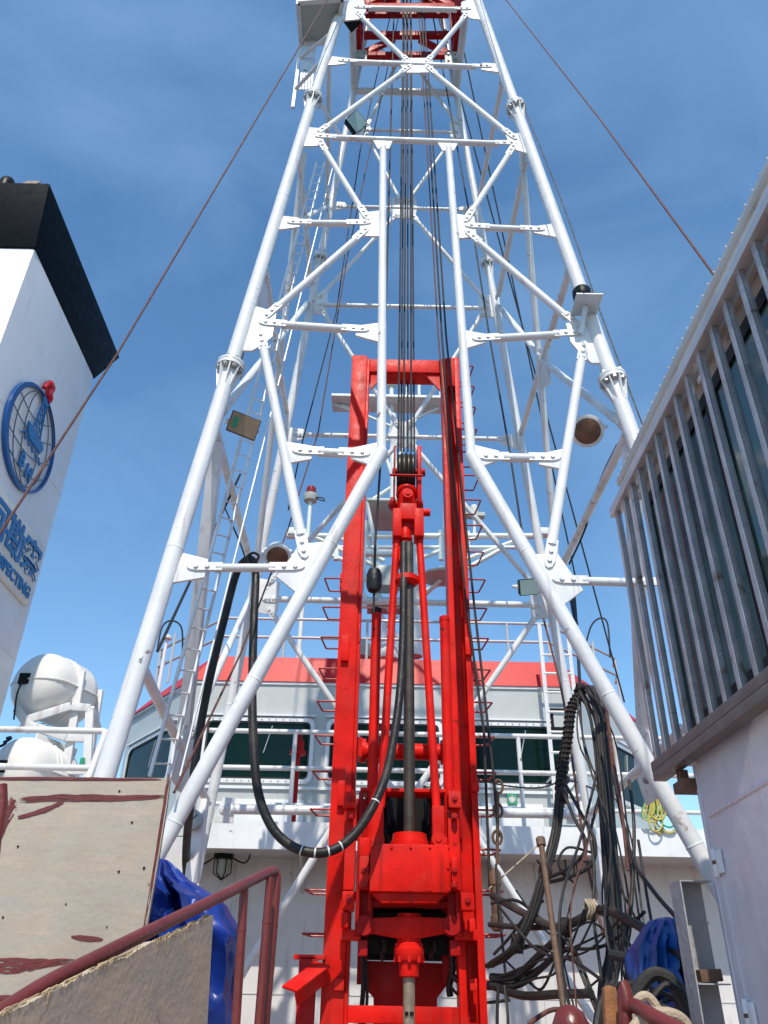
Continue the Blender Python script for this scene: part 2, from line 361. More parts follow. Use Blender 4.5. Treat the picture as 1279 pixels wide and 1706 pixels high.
for x, y, a, b in ((636,757,(638,246),(635,757)),(785,763,(747,248),(785,763))):
    p = FR(x,y); d = (FR(*b)-FR(*a)).normalized(); MB().tube([p-d*.05, p-d*.035, p-d*.02], [.049,.054,.049], 18).build('weld_bead', 'white2', DER)
for t in (.25,.55,.8):
    for a, b in (((636,752),(160,1604)),((784,758),(1300,1658))):
        p, q = FR(*a), FR(*b); d = (q-p).normalized(); c = lerp(p,q,t); MB().tube([c-d*.01,c-d*.004,c+d*.004,c+d*.01],[.0615,.065,.065,.0615],18).build('weld_bead','white2',DER)
# rear face
RG = [[(748,204),(768,203),(770,232),(750,229)],[(598,205),(618,204),(612,230),(590,230)],[(652,330),(692,330),(695,347),(691,364),(653,364),(649,347)],
 [(548,336),(575,338),(574,348),(546,352)],[(768,344),(792,343),(796,358),(769,354)],
 [(516,488),(546,490),(545,520),(530,524),(508,522)],[(797,494),(830,490),(836,530),(800,528)],
 [(655,703),(688,703),(697,722),(690,746),(655,746),(646,724)],[(478,712),(508,716),(507,731),(470,742)],[(834,726),(862,722),(872,752),(834,740)],
 [(424,962),(466,970),(463,1018),(444,1024),(416,1018)],[(882,985),(905,972),(925,1030),(885,1032)],
 [(372,1328),(392,1330),(388,1372),(352,1370)],[(940,1338),(975,1334),(992,1374),(944,1372)]]
for g in RG: gus(RE, g, m='white2')
RB = [((606,217),(762,221),.05),((762,208),(690,108),.05),((612,210),(660,108),.05),((562,344),(780,350),.05),((610,225),(668,338),.05),((756,228),(678,338),.05),
 ((660,358),(532,496),.052),((686,358),(812,504),.052),((532,508),(812,514),.055),((536,516),(664,712),.055),((804,522),(682,712),.055),((492,724),(846,732),.055),
 ((664,738),(448,972),.058),((684,738),(898,985),.058),((440,998),(900,1008),.065),((448,1014),(664,1330),.062),((896,1022),(684,1330),.062),
 ((370,1348),(970,1356),.085),((570,1352),(392,1640),.068),((769,1354),(988,1700),.068)]
for a, b, r in RB: brace(RE, a, b, r*.68, .12, .12, n=12, m='white2')
# left side face
for a, b, r in [((368,688),(512,505),.062),((440,440),(483,728),.062),((355,704),(430,985),.064),((418,995),(312,1228),.060),((230,1098),(346,1338),.062),((497,250),(520,488),.06),((548,96),(545,350),.055),
                ((530,165),(574,240),.05),((487,372),(545,345),.055)]:
    brace(SL, a, b, r*.72, .10, .10, 'side_brace', 'white2')
brace(SL, (506,255), (428,930), .046, 0, 0, 'side_post', 'white2')
gus(SL, [(314,1195),(334,1225),(326,1285),(303,1322),(284,1295),(300,1235)], [(318,1225),(322,1240),(300,1280)], m='white2')
gus(SL, [(424,478),(443,470),(452,500),(430,520)], m='white2')
p, q = SL(362,735), SL(308,1204); mb = MB(); mb.bar(p, q, .15, .12, SL.n); mb.build('side_column', 'white2', DER, bevel=.01)
# right side face
for a, b, r in [((950,445),(866,728),.062),((831,510),(905,600),.062),((905,602),(1043,712),.062),((1048,716),(914,988),.064),((877,258),(829,498),.062),((838,130),(795,345),.06),((1142,1212),(984,1354),.064)]:
    brace(SR, a, b, r*.72, .10, .10, 'side_brace', 'white2')
brace(SR, (868,245), (926,930), .046, 0, 0, 'side_post', 'white2')
gus(SR, [(1058,1218),(1082,1218),(1102,1325),(1078,1342),(1058,1285)], [(1074,1262),(1080,1300)], m='white2')
gus(SR, [(895,580),(912,580),(916,640),(900,650)], m='white2')
p, q = SR(1050,742), SR(1074,1222); mb = MB(); mb.bar(p, q, .15, .12, SR.n); mb.build('side_column', 'white2', DER, bevel=.01)
# tower top above the frame: ring beams and crown beams that carry the falls
for z in (17.2, ZTOP):
    c = [LEG[k](z) for k in ((-1,-1),(1,-1),(1,1),(-1,1))]
    for i in range(4):
        mb = MB(); mb.cyl(c[i], c[(i+1)%4], .07, n=12); mb.build('ring_beam', 'white', DER)
for dx in (-.22, .22):
    mb = MB(); a = LEG[-1,-1](ZTOP); b = LEG[-1,1](ZTOP); mb.bar((.3+dx, a.y, ZTOP+.12), (.3+dx, b.y, ZTOP+.12), .12, .24); mb.build('crown_beam', 'redsteel', DER)
mb = MB()
for i in range(6): mb.cyl((.14+i*.055, YC+.1, ZTOP-.05), (.18+i*.055, YC+.1, ZTOP-.05), .32, n=24)
mb.cyl((-.1,YC+.1,ZTOP-.05),(.75,YC+.1,ZTOP-.05),.05); mb.build('crown_sheave', 'drill', DER)

# derrick ladder on the left side
LAD = thing('derrick_ladder', 'long white ladder climbing the left side of the derrick', 'ladder', tuple(SL(262,1291)))
ra, rb = (SL(249,1293,.10), SL(527,272,.10)), (SL(280,1293,.10), SL(540,272,.10))
for a, b in (ra, rb):
    mb = MB(); mb.bar(a, b, .04, .025, SL.n); mb.build('rail', 'white2', LAD)
for i in range(44):
    t = (i+.5)/44; mb = MB(); mb.cyl(lerp(*ra, t), lerp(*rb, t), .009, n=8); mb.build('rung', 'white2', LAD)
oa = (SL(300,1293,.45), SL(556,272,.40))
mb = MB(); mb.bar(oa[0], oa[1], .028, .012, SL.n); mb.build('cage_bar', 'white2', LAD)
# landing platform by the top of the frame
PLT = thing('ladder_platform', 'square grey-green landing platform high on the left of the derrick', 'platform', tuple(atY(533,70,7.0)))
z0 = atY(533,40,7.0).z
a, b, c, d = atZ(497,2,z0), atZ(572,-4,z0), atZ(556,68,z0), atZ(502,70,z0)
mb = MB(); mb.prism([a,b,c,d], (0,0,.04)); mb.build('floor_plate', 'underside', PLT)
for p, q in ((a,b),(b,c),(c,d),(d,a)):
    mb = MB(); mb.bar(p+V((0,0,.0)), q+V((0,0,.0)), .07, .16); mb.build('edge_beam', 'white', PLT)
for p in (a,b,c,d):
    mb = MB(); mb.cyl(p+V((0,0,.08)), p+V((0,0,1.1)), .025); mb.build('rail_post', 'white', PLT)
for p, q in ((a,d),(d,c),(a,b)):
    for h in (.6, 1.1):
        mb = MB(); mb.cyl(p+V((0,0,h)), q+V((0,0,h)), .022); mb.build('guard_rail', 'white', PLT)
q0 = d-V((0,0,.08)); q1 = V((q0.x+.05, q0.y, atY(508,150,q0.y).z))
mb = MB(); mb.bar(q0, V((q0.x,q0.y,q1.z-.5)), .05, .05); mb.build('hanger', 'white2', PLT)
for i in range(5):
    mb = MB(); o = V((.06+i*.045, 0, -.05)); mb.bar(q0+o, V((q0.x+.08+i*.045, q0.y, q1.z)), .022, .03); mb.build('ladder_slat', 'white', PLT)
mb = MB(); mb.cyl(V((q0.x,q0.y,q1.z)), LEG[-1,-1](q1.z), .03); mb.build('strut', 'white', PLT)
mb = MB(); mb.cyl(V((q0.x,q0.y,q1.z+.9)), LEG[-1,-1](q1.z+.9), .03); mb.build('strut', 'white', PLT)

# ------------------------------------------------------------------ red guide frame inside the top of the derrick
YG = 7.75
RF = thing('red_guide_frame', 'dark red steel lattice frame hanging in the top of the derrick', 'steel frame', tuple(atY(678,95,YG)))
def pbar(thg, nm, a, b, w, h, Y, m, Y2=None, bev=.006):
    mb = MB(); mb.bar(atY(*a, Y), atY(*b, Y2 or Y), w, h); return mb.build(nm, m, thg, bevel=bev)
for Yg in (YG, YG+.9):
    for xx in ((596,93),(759,93)):
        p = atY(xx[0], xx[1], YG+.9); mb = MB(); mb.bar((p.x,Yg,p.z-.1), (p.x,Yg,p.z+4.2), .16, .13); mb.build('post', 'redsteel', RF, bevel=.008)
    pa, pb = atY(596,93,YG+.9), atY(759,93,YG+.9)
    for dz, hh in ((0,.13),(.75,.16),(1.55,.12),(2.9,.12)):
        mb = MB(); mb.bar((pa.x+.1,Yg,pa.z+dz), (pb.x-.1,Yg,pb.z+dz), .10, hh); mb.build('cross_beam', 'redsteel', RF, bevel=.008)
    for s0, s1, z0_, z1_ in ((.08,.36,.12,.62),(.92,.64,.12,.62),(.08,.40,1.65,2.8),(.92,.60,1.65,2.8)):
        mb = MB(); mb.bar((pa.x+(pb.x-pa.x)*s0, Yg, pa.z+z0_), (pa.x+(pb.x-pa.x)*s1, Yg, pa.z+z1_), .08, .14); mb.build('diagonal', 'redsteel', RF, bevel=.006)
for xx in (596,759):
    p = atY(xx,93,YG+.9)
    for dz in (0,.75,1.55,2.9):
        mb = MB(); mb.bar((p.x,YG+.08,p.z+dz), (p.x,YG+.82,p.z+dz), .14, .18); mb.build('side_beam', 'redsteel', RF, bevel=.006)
for x0, x1 in ((640,664),(700,728)):
    a, b = atY(x0,90,YG+.9), atY(x1,90,YG+.9); mb = MB(); mb.box((a.x,YG+.1,a.z+.1), (b.x,YG+.13,a.z+2.8)); mb.build('web_plate', 'redsteel', RF)
for x0, y0, x1, y1 in ((590,83,611,106),(741,86,764,108)):
    mb = MB(); pbox(mb, x0, y0, x1, y1, YG+.72, .05); bk = mb.build('mounting_bracket', 'underside', RF, bevel=.01)
    mb = MB()
    for u in (.25,.75):
        for v_ in (.25,.7):
            p = atY(x0+(x1-x0)*u, y0+(y1-y0)*v_, YG+.72); mb.cyl(p, p-V((0,.03,0)), .022, n=8)
    stuff(mb.build('bolts', 'bolt', bk))

# ------------------------------------------------------------------ red drill mast
YM = 8.0
MST = thing('drill_mast', 'bright red drill mast with two tall rails and step irons inside the derrick', 'drill mast', (.27, YM, 0))
ZT = atY(602,592,YM).z
Xl0, Xl1 = atY(587,592,YM).x, atY(616,592,YM).x; Xr0, Xr1 = atY(735,597,YM).x, atY(764,597,YM).x
mb = MB(); mb.box((Xl0,YM,.02),(Xl1-.035,YM+.30,ZT)); mb.box((Xl1-.0345,YM+.03,.02),(Xl1,YM+.28,ZT-.03)); mb.build('rail', 'red', MST, bevel=.007)
mb = MB(); mb.box((Xr0,YM,.02),(Xr0+.065,YM+.30,ZT-.03)); mb.box((Xr0+.0655,YM+.14,.02),(Xr1-.0655,YM+.17,ZT-.02)); mb.box((Xr1-.065,YM,.02),(Xr1,YM+.30,ZT)); mb.box((Xr0+.0655,YM+.002,ZT-.5),(Xr1-.0655,YM+.138,ZT-.01))
mb.build('rail', 'red', MST, bevel=.007)
zc = atY(675,607,YM).z
mb = MB(); mb.box((Xl1, YM+.04, zc-.10), (Xr0, YM+.07, zc+.12)); mb.box((Xl1, YM+.075, zc+.06), (Xr0, YM+.30, zc+.11)); mb.box((Xl1, YM+.075, zc-.1), (Xr0, YM+.3, zc-.06))
mb.build('top_beam', 'red', MST, bevel=.008)
for x, sg in ((Xl1+.02, 1), (Xr0-.02, -1)):
    mb = MB(); mb.prism([(x,YM+.09,zc-.1),(x+sg*.2,YM+.09,zc-.1),(x,YM+.09,zc-.38)], (0,.03,0)); mb.build('knee_plate', 'red', MST)
z = atY(675,1243,YM+.2).z; mb = MB(); mb.cyl((Xl1+.02,YM+.42,z), (Xr0-.02,YM+.42,z), .085, n=20)
for x in (Xl1+.06, Xr0-.06): mb.cyl((x-.03,YM+.42,z),(x+.03,YM+.42,z),.125,n=20)
for x in (Xl1, Xr0): mb.box((x-.05,YM+.25,z-.1),(x+.05,YM+.5,z+.1))
mb.build('tie_tube', 'red', MST)
z = atY(675,1690,YM).z; mb = MB(); mb.box((Xl1,YM+.05,z-.07),(Xr0,YM+.15,z+.06)); mb.build('lower_beam', 'red', MST, bevel=.006)
# step irons on both rails
def step(x, sg, z):
    mb = MB(); a = V((x, YM+.02, z)); a = a+V((0,-.02,0)); mb.tube([a, a+V((sg*.175,0,0)), a+V((sg*.19,.015,0)), a+V((sg*.155,.32,0)), a+V((sg*.14,.335,0)), a+V((0,.335,0))], .0105, 8); mb.build('step_iron', 'rung', MST)
zz = .35
while zz < ZT-.1:
    if zz < atY(560,925,YM).z: step(Xl0, -1, zz)
    step(Xr1, 1, zz+.02); zz += .355
# rail clamps / lugs
for x0, y0, x1, y1, dy in ((568,1058,581,1100,-.05),(775,1062,787,1090,-.05),(562,1300,574,1342,-.06),(786,1302,798,1318,-.05),(556,1630,573,1650,-.05),(783,1630,795,1650,-.05)):
    mb = MB(); pbox(mb, x0, y0, x1, y1, YM+dy, .048); mb.build('rail_lug', 'red', MST, bevel=.006)
for x0, y0, x1, y1 in ((566,955,572,978),(745,885,753,908),(748,1042,756,1072),(596,1040,600,1070)):
    mb = MB(); pbox(mb, x0, y0, x1, y1, YM+.02, .2); mb.build('side_lug', 'red', MST, bevel=.006)
# splayed foot plates at the bottom
for sx, xo in ((-1, Xl0), (1, Xr1)):
    mb = MB(); mb.prism([(xo,YM-.02,1.45),(xo+sx*.34,YM-.02,.9),(xo+sx*.45,YM-.02,.0),(xo,YM-.02,.0)], (0,.03,0)); mb.build('foot_gusset', 'red', MST)
# back plate between the feet
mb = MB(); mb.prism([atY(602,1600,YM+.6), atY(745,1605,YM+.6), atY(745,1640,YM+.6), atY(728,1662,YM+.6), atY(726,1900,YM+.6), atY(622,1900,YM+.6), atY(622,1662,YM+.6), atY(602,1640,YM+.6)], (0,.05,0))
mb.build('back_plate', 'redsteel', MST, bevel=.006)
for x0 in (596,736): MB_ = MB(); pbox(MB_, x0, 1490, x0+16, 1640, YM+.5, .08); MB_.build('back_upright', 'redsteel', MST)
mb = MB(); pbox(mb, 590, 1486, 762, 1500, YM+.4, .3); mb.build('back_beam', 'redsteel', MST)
# left wrench arm bracket
mb = MB(); pbox(mb, 489, 1593, 520, 1900, YM-.1, .1); mb.build('bracket_post', 'redsteel', MST, bevel=.008)
mb = MB(); pbox(mb, 489, 1590, 541, 1598, YM-.1, .16); mb.build('bracket_arm', 'red', MST, bevel=.005)
mb = MB(); a, b = atY(482,1648,YM-.5), atY(538,1606,YM-.12); mb.bar(a, b, .15, .022, V((0,-.5,1))); mb.bar(a+V((.05,.08,-.06)), b+V((.05,.08,-.06)), .02, .12); mb.build('bracket_tongue', 'red', MST, bevel=.004)

# ------------------------------------------------------------------ rotary head on the mast
YH = 7.62
HD = thing('rotary_head', 'bright red rotary head gearbox clamped between the mast rails', 'drill head', tuple(atY(680,1600,YH)))
mb = MB(); pbox(mb, 616, 1406, 749, 1486, YH, .55); mb.build('gearbox', 'red', HD, bevel=.015)
p = [atY(x, y, YH+.06) for x, y in ((618,1486.5),(746,1486.5),(728,1504),(636,1504))]
mb = MB(); mb.prism([q+V((0,.2,0)) for q in p], (0,.4,0)); mb.build('gearbox_sump', 'red', HD, bevel=.008)
mb = MB()
for x, y in [(620+i*32,1411) for i in range(5)]+[(620+i*32,1482) for i in range(5)]+[(619,1445),(746,1445)]:
    p = atY(x,y,YH); mb.cyl(p, p-V((0,.014,0)), .012, n=6)
stuff(mb.build('bolts', 'red', HD))
cx = atY(682,1400,YH+.28); mb = MB(); mb.lathe((cx.x, YH+.28, atY(682,1406,YH).z-.005), (0,0,1), [(.20,0),(.20,.03),(.185,.035),(.185,.06),(.17,.065),(.16,.13),(.15,.135)], 26); mb.build('bearing_collar', 'red', HD)
for x in (629, 730):
    p = atY(x,1398,YH+.05); mb = MB(); mb.cyl(p-V((0,.04,0)), p+V((0,.14,0)), .062, n=20); mb.cyl(p-V((0,.05,0)), p-V((0,.04,0)), .03, n=12); mb.build('pivot_eye', 'red', HD)
    mb = MB(); pbox(mb, x-10, 1342, x+10, 1392, YH+.02, .11); mb.build('clevis', 'red', HD, bevel=.008)
# carriage: guide boxes
for rects, nm in (([(572,1318,592,1345),(598,1425,614,1480),(570,1484,590,1516),(568,1520,580,1545)], 'guide_shoe'), ([(747,1318,768,1345),(752,1428,762,1470),(768,1487,790,1516),(782,1530,792,1552)], 'guide_shoe')):
    for r_ in rects:
        mb = MB(); pbox(mb, *r_, YH+.03, .2); mb.build(nm, 'red', HD, bevel=.01)
for x0, x1 in ((574,592),(747,766)):
    mb = MB(); pbox(mb, x0, 1348, x1, 1482, YH+.10, .16); mb.build('carriage_plate', 'red', HD, bevel=.008)
for x0, x1 in ((593,602),(756,768)):
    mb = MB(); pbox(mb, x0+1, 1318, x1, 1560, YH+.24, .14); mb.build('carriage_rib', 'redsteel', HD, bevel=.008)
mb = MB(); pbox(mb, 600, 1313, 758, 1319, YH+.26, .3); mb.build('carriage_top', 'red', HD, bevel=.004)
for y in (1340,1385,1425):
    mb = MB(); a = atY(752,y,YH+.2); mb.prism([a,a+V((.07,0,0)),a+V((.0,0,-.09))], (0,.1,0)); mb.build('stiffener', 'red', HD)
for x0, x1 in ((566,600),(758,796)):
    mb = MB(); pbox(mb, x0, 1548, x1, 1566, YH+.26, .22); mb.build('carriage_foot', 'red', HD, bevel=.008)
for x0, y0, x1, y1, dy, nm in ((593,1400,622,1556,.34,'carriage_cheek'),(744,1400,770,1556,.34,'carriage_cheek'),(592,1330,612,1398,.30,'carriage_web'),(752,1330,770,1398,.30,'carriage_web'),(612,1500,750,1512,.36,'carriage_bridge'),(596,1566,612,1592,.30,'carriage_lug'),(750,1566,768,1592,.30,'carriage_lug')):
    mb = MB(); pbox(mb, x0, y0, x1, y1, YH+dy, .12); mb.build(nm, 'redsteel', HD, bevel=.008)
for x, y in ((583,1330),(757,1330),(581,1500),(779,1500),(606,1450),(757,1450),(606,1475),(757,1475),(583,1360),(757,1360)):
    p = atY(x,y,YH+.03); MB().lathe(p+V((0,.0,0)),(0,-1,0),[(.03,-.05),(.03,.008),(.018,.010),(.018,.026)],10).build('shoe_bolt','redsteel',HD)
# breakout beam
ym = 1545
p = [atY(x, y, YH+.28) for x, y in ((606,1530),(660,1527),(700,1527),(756,1530),(756,1552),(702,1562),(660,1562),(604,1552))]
mb = MB(); mb.prism([q+V((0,.06,0)) for q in p], (0,.12,0)); mb.build('breakout_beam', 'red', HD, bevel=.012)
q = atY(681,1545,YH+.40); mb = MB(); mb.cyl(q+V((0,0,.11)), q-V((0,0,.14)), .105, n=22); mb.build('spindle_housing', 'red', HD)
for x in (606,753):
    p = atY(x,1541,YH+.22); mb = MB(); mb.cyl(p, p+V((0,.23,0)), .08, n=16); mb.build('beam_pivot', 'redsteel', HD)
zc2 = atY(681,1572,YH+.40).z
mb = MB(); mb.lathe((q.x, q.y, zc2), (0,0,-1), [(.10,-.02),(.125,.0),(.125,.03),(.135,.035),(.135,.09),(.115,.13),(.09,.135),(.088,.25),(.07,.26)], 26); mb.build('chuck', 'red', HD)
mb = MB()
for i in range(8):
    t = i*math.pi/4; c = V((q.x+math.cos(t)*.12, q.y+math.sin(t)*.12, zc2-.1)); mb.cyl(c, c-V((0,0,.045)), .018, n=6)
stuff(mb.build('bolts', 'red', HD))
# drill pipe below the chuck
mb = MB(); mb.tube([(q.x,q.y,zc2-.26),(q.x,q.y,.01)], .052, 20); o = mb.build('drill_rod', 'rod'); tag(o, 'worn tan drill rod hanging below the red chuck', 'drill rod')
mb = MB()
for zz in (1.28, 1.52):
    for s in (-1, 1): mb.box((q.x+s*.022-.016, q.y-.06, zz), (q.x+s*.022+.016, q.y-.03, zz+.03))
mb.build('wrench_slot', 'black_flat', o)
# kelly / wash pipe above the gearbox
ztop = atY(676,905,YH+.28).z; mb = MB(); mb.tube([(cx.x,YH+.28,cx.z-.1),(cx.x-.01,YH+.28,ztop)], .056, 20)
tag(mb.build('wash_pipe', 'drill'), 'dark greased wash pipe rising from the red gearbox', 'drill pipe')
# feed cylinders
for x, yt, yb, lab in ((619,1022,1420,'left'),(736,1036,1420,'right')):
    a, b = atY(x,yt,YH+.3), atY(x-1 if x<640 else x+14,yb,YH+.3)
    a = V((b.x, b.y, a.z)); th_ = thing('feed_cylinder', f'red hydraulic feed cylinder beside the {lab} mast rail', 'cylinder', tuple(b), 'feed cylinders on the rotary head')
    mb = MB(); mb.cyl(b, a, .053, n=18); mb.build('barrel', 'red', th_)
    mb = MB(); mb.lathe(a, (0,0,1), [(.053,0),(.058,.005),(.058,.05),(.035,.068)], 18); mb.build('end_cap', 'black_flat' if x < 640 else 'red', th_)
# base blocks of the cylinders
for x0, x1 in ((598,616),(735,752)):
    mb = MB(); pbox(mb, x0, 1395, x1, 1425, YH+.22, .16); mb.build('cylinder_seat', 'red', HD, bevel=.008)
# hydraulic motors behind head, backed by a black sheet as painted gloom
mt = thing('hydraulic_motor_set', 'black hydraulic motors and hoses behind the red gearbox', 'motor', tuple(atY(680,1400,YH+.7)))
for x in (640,722):
    p = atY(x,1360,YH+.65); mb = MB(); mb.lathe(p-V((0,0,.3)), (0,0,1), [(.10,0),(.12,.03),(.12,.25),(.09,.3),(.09,.45),(.06,.5)], 18); mb.build('motor', 'black_flat', mt)
for i, x in enumerate((632,648,714,726,732)):
    p = atY(x,1375,YH+.5); mb = MB(); mb.tube(smooth([p, p+V((.02*i-.03,.02,.22)), p+V((-.03,.1,.32+.03*i)), p+V((.05,.3,.1))], 6), .018, 8); mb.build('hose', 'cable', mt)
mb = MB(); pbox(mb, 604, 1322, 757, 1600, YH+.95, .1); mb.build('shade_sheet', 'black_flat', mt)  # near-black sheet stands in for the deep shade inside the head
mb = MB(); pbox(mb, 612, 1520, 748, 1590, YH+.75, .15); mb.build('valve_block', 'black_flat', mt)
for x, y0, y1, r in ((604,1560,1760,.022),(610,1600,1760,.014),(752,1590,1660,.03),(640,1565,1600,.02),(720,1568,1598,.02)):
    a, b = atY(x,y0,YH+.62), atY(x-2,y1,YH+.66); MB().tube(smooth([a, lerp(a,b,.4)+V((.012,-.02,0)), lerp(a,b,.75)+V((-.012,0,0)), b],4), r, 8).build('hose', 'cable', mt)
a = atY(752,1625,YH+.6); MB().tube(smooth([a, a+V((.12,-.02,-.06)), a+V((.35,.0,-.08)), a+V((.55,.1,-.05))],5), .03, 9).build('hose', 'cable', mt)
a = atY(748,1640,YH+.6); MB().tube(smooth([a, a+V((.10,-.02,-.09)), a+V((.3,.0,-.13)), a+V((.55,.1,-.11))],5), .014, 9).build('hose', 'cable', mt)

# ------------------------------------------------------------------ travelling block, swivel and links
YB = 7.9
BK = thing('travelling_block', 'red travelling block with greasy dark sheaves hanging from the wire falls', 'pulley block', tuple(atY(678,840,YB)))
a, b = atY(662,770,YB), atY(692,770,YB); rad = .26; cc = lerp(a, b, .5)+V((0,.22,0))
for i in range(4):
    x = a.x + (b.x-a.x)*(i+.5)/4; mb = MB(); mb.lathe((x-.028,cc.y,cc.z), (1,0,0), [(.06,0),(rad,0),(rad-.04,.022),(rad-.04,.034),(rad,.056),(.06,.056)], 28); mb.build('sheave', 'drill', BK)
for x, wd in ((a.x-.035,.02),(b.x+.05,.05)):
    p0 = V((x,cc.y,cc.z)); mb = MB(); mb.prism([p0+V((0,-.16,.30)),p0+V((0,.16,.30)),p0+V((0,.20,-.1)),p0+V((0,.15,-.52)),p0+V((0,-.15,-.52)),p0+V((0,-.20,-.1))], (wd,0,0)); mb.build('cheek_plate', 'red' if wd>.03 else 'redsteel', BK, bevel=.01)
MB().cyl((a.x-.09,cc.y-.23,cc.z-.20),(b.x+.09,cc.y-.23,cc.z-.20),.016).build('guard_bar','redsteel',BK); MB().cyl((a.x-.06,cc.y,cc.z),(b.x+.13,cc.y,cc.z),.05,n=14).build('sheave_pin','redsteel',BK); mb = MB(); mb.cyl((a.x-.1,cc.y,cc.z-.48),(b.x+.1,cc.y,cc.z-.48),.05,n=14)
for s in (a.x-.05, b.x+.05): mb.lathe((s-.04,cc.y-.02,cc.z-.48),(1,0,0),[(.03,0),(.085,.015),(.085,.065),(.03,.08)],16)
mb.build('lower_pin', 'redsteel', BK)
p = atY(678,830,YB); mb = MB(); mb.lathe((p.x,YB+.2,atY(678,800,YB).z), (0,0,-1), [(.05,-.03),(.12,0),(.13,.08),(.115,.16),(.115,.40),(.13,.42)], 20); mb.build('hook_body', 'red', BK)
mb = MB(); e = atY(679,824,YB+.05); mb.cyl(e+V((0,.02,0)), e-V((0,.04,0)), .062, n=18); mb.cyl(e-V((0,.04,0)), e-V((0,.055,0)), .03, n=6); mb.build('pivot_bolt', 'red', BK)
SW = thing('swivel_yoke', 'red swivel yoke with two square shoulders below the pulley block', 'swivel', tuple(atY(680,900,YB-.05)))
mb = MB(); pbox(mb, 666, 838, 694, 864, YB-.05, .32); mb.build('yoke_body', 'red', SW, bevel=.01)
mb = MB(); pbox(mb, 668, 866, 690, 878, YB+.02, .2); mb.build('yoke_neck', 'redsteel', SW, bevel=.008)
for x0, x1 in ((654,669),(690,706)):
    mb = MB(); pbox(mb, x0, 846, x1, 892, YB-.06, .22); mb.build('shoulder_block', 'red', SW, bevel=.012)
p = atY(708,854,YB+.02); mb = MB(); mb.cyl(p-V((.05,0,0)), p+V((.06,0,0)), .045, n=14); mb.build('side_pin', 'red', SW)
p = atY(675,880,YB+.05); mb = MB(); mb.lathe((p.x,YB+.08,p.z), (0,0,-1), [(.05,-.05),(.07,0),(.075,.1),(.085,.11),(.085,.15),(.06,.16),(.06,.25)], 18); mb.build('gooseneck', 'red', SW)
mb = MB(); pa_ = atY(673,905,YB); mb.lathe((pa_.x,YB+.1,pa_.z),(0,0,-1),[(.09,0),(.10,.02),(.10,.22),(.07,.26)],18); mb.build('hose_union', 'red', SW)
pu = atY(677,965,YB); mb = MB(); mb.lathe((pu.x,YH+.28,pu.z),(0,0,-1),[(.07,-.04),(.135,-.02),(.14,.04),(.10,.08)],20); mb.build('pipe_collar', 'red', SW)
for a_, b_, lab in (((661,890),(634,1345),'left'),((698,890),(727,1345),'right')):
    A, B_ = atY(*a_, YB+.05), atY(*b_, YH+.08); o = MB().tube([A, B_], .041, 16).build('lifting_link', 'red')
    tag(o, f'straight red lifting link on the {lab} between swivel and gearbox', 'lifting link', 'lifting links between swivel and gearbox')

# ------------------------------------------------------------------ wire ropes
def rope(pts, r, label, m='rope', nm='wire_rope', cat='wire rope', group=None, n=7, k=1):
    P = smooth(pts, k) if k > 1 else pts; o = MB().tube(P, r, n).build(nm, m); return tag(o, label, cat, group)
falls = [(663,'outermost left'),(668,'second from the left'),(672,'third from the left'),(679,'third from the right'),(685,'second from the right'),(690,'outermost right')]
for i, (x, lab) in enumerate(falls):
    a = atY(x, 752, YB+(.05 if i%2==0 else .3)); t = V((.19+i*.034, YC+.1-(.3 if i%2==0 else -.3), ZTOP-.05))
    rope([a, t], .0125, f'dark wire fall, {lab} of the bundle above the pulley block', group='wire falls above the pulley block')
# rope with black weight down to the left cylinder
c0 = atY(622,1022,YH+.1)
rope([c0, atY(625,900,YH+.1), atY(637,720,7.9), V((.02, YC-.1, ZTOP-.1))], .014, 'single dark rope running up from the left feed cylinder through a black weight')
WT = MB(); p = atY(623,967,YH+.1); WT.lathe(p-V((0,0,.15)), (0,0,1), [(.02,0),(.065,.025),(.085,.08),(.085,.22),(.065,.275),(.02,.3)], 18)
tag(WT.build('rope_weight', 'black'), 'black oval weight threaded on the rope beside the mast', 'weight')
# ropes down the right rail
rope([V((.45, YC-.3, ZTOP-.1)), atY(736,560,YM-.08), atY(752,760,YM-.06), atY(776,1000,YM-.05), atY(806,1220,YM-.2), atY(816,1480,YM-.25)], .014, 'dark rope lying along the right mast rail to its foot', m='rope')
rope([V((.5, YC-.25, ZTOP-.1)), atY(743,560,YM-.1), atY(768,800,YM-.06), atY(790,1010,YM-.1), atY(822,1290,YM-.3), atY(830,1395,YM-.3)], .014, 'dark rope over the right mast rail ending in a row of shackles', m='rope')
rope([V((.40, YC-.3, ZTOP-.1)), atY(730,560,YM-.06), atY(745,740,YM-.04), atY(757,880,YM-.03)], .011, 'thin brown rope on the upper right mast rail', m='rope2')
rope([V((.7,YC+.6,ZTOP-.2)), atY(790,400,8.9), atY(815,560,8.9), atY(850,760,8.8), atY(872,905,8.8)], .014, 'black cable hanging down behind the right derrick post', m='cable')
rope([V((.2,YC+1,ZTOP-.2)), atY(578,430,9.2), atY(530,720,9.0), atY(480,880,8.6), atY(400,1090,7.2), atY(290,1320,5.6)], .010, 'thin brown line slanting down across the left side of the derrick', m='rope2')
rope([V((.1,YC+.6,ZTOP-.2)), atY(600,250,8.6), atY(560,520,8.9), atY(505,730,8.9), atY(480,850,8.9)], .010, 'thin dark line hanging inside the left rear of the derrick')
for i, (a, b, lab) in enumerate([((835,380),(958,960),'inner'),((850,470),(1040,1170),'outer')]):
    A = atY(*a, 11.4); B_ = atY(*b, 14.2); T = V((A.x-(B_.x-A.x)*1.0, A.y-(B_.y-A.y)*1.0, A.z+(A.z-B_.z)*1.0)); T = lerp(A, T, .9)
    rope([T, A, B_], .016, f'{lab} of two thin black stays running down to the bridge roof on the right', m='cable', group='stays to the bridge roof')
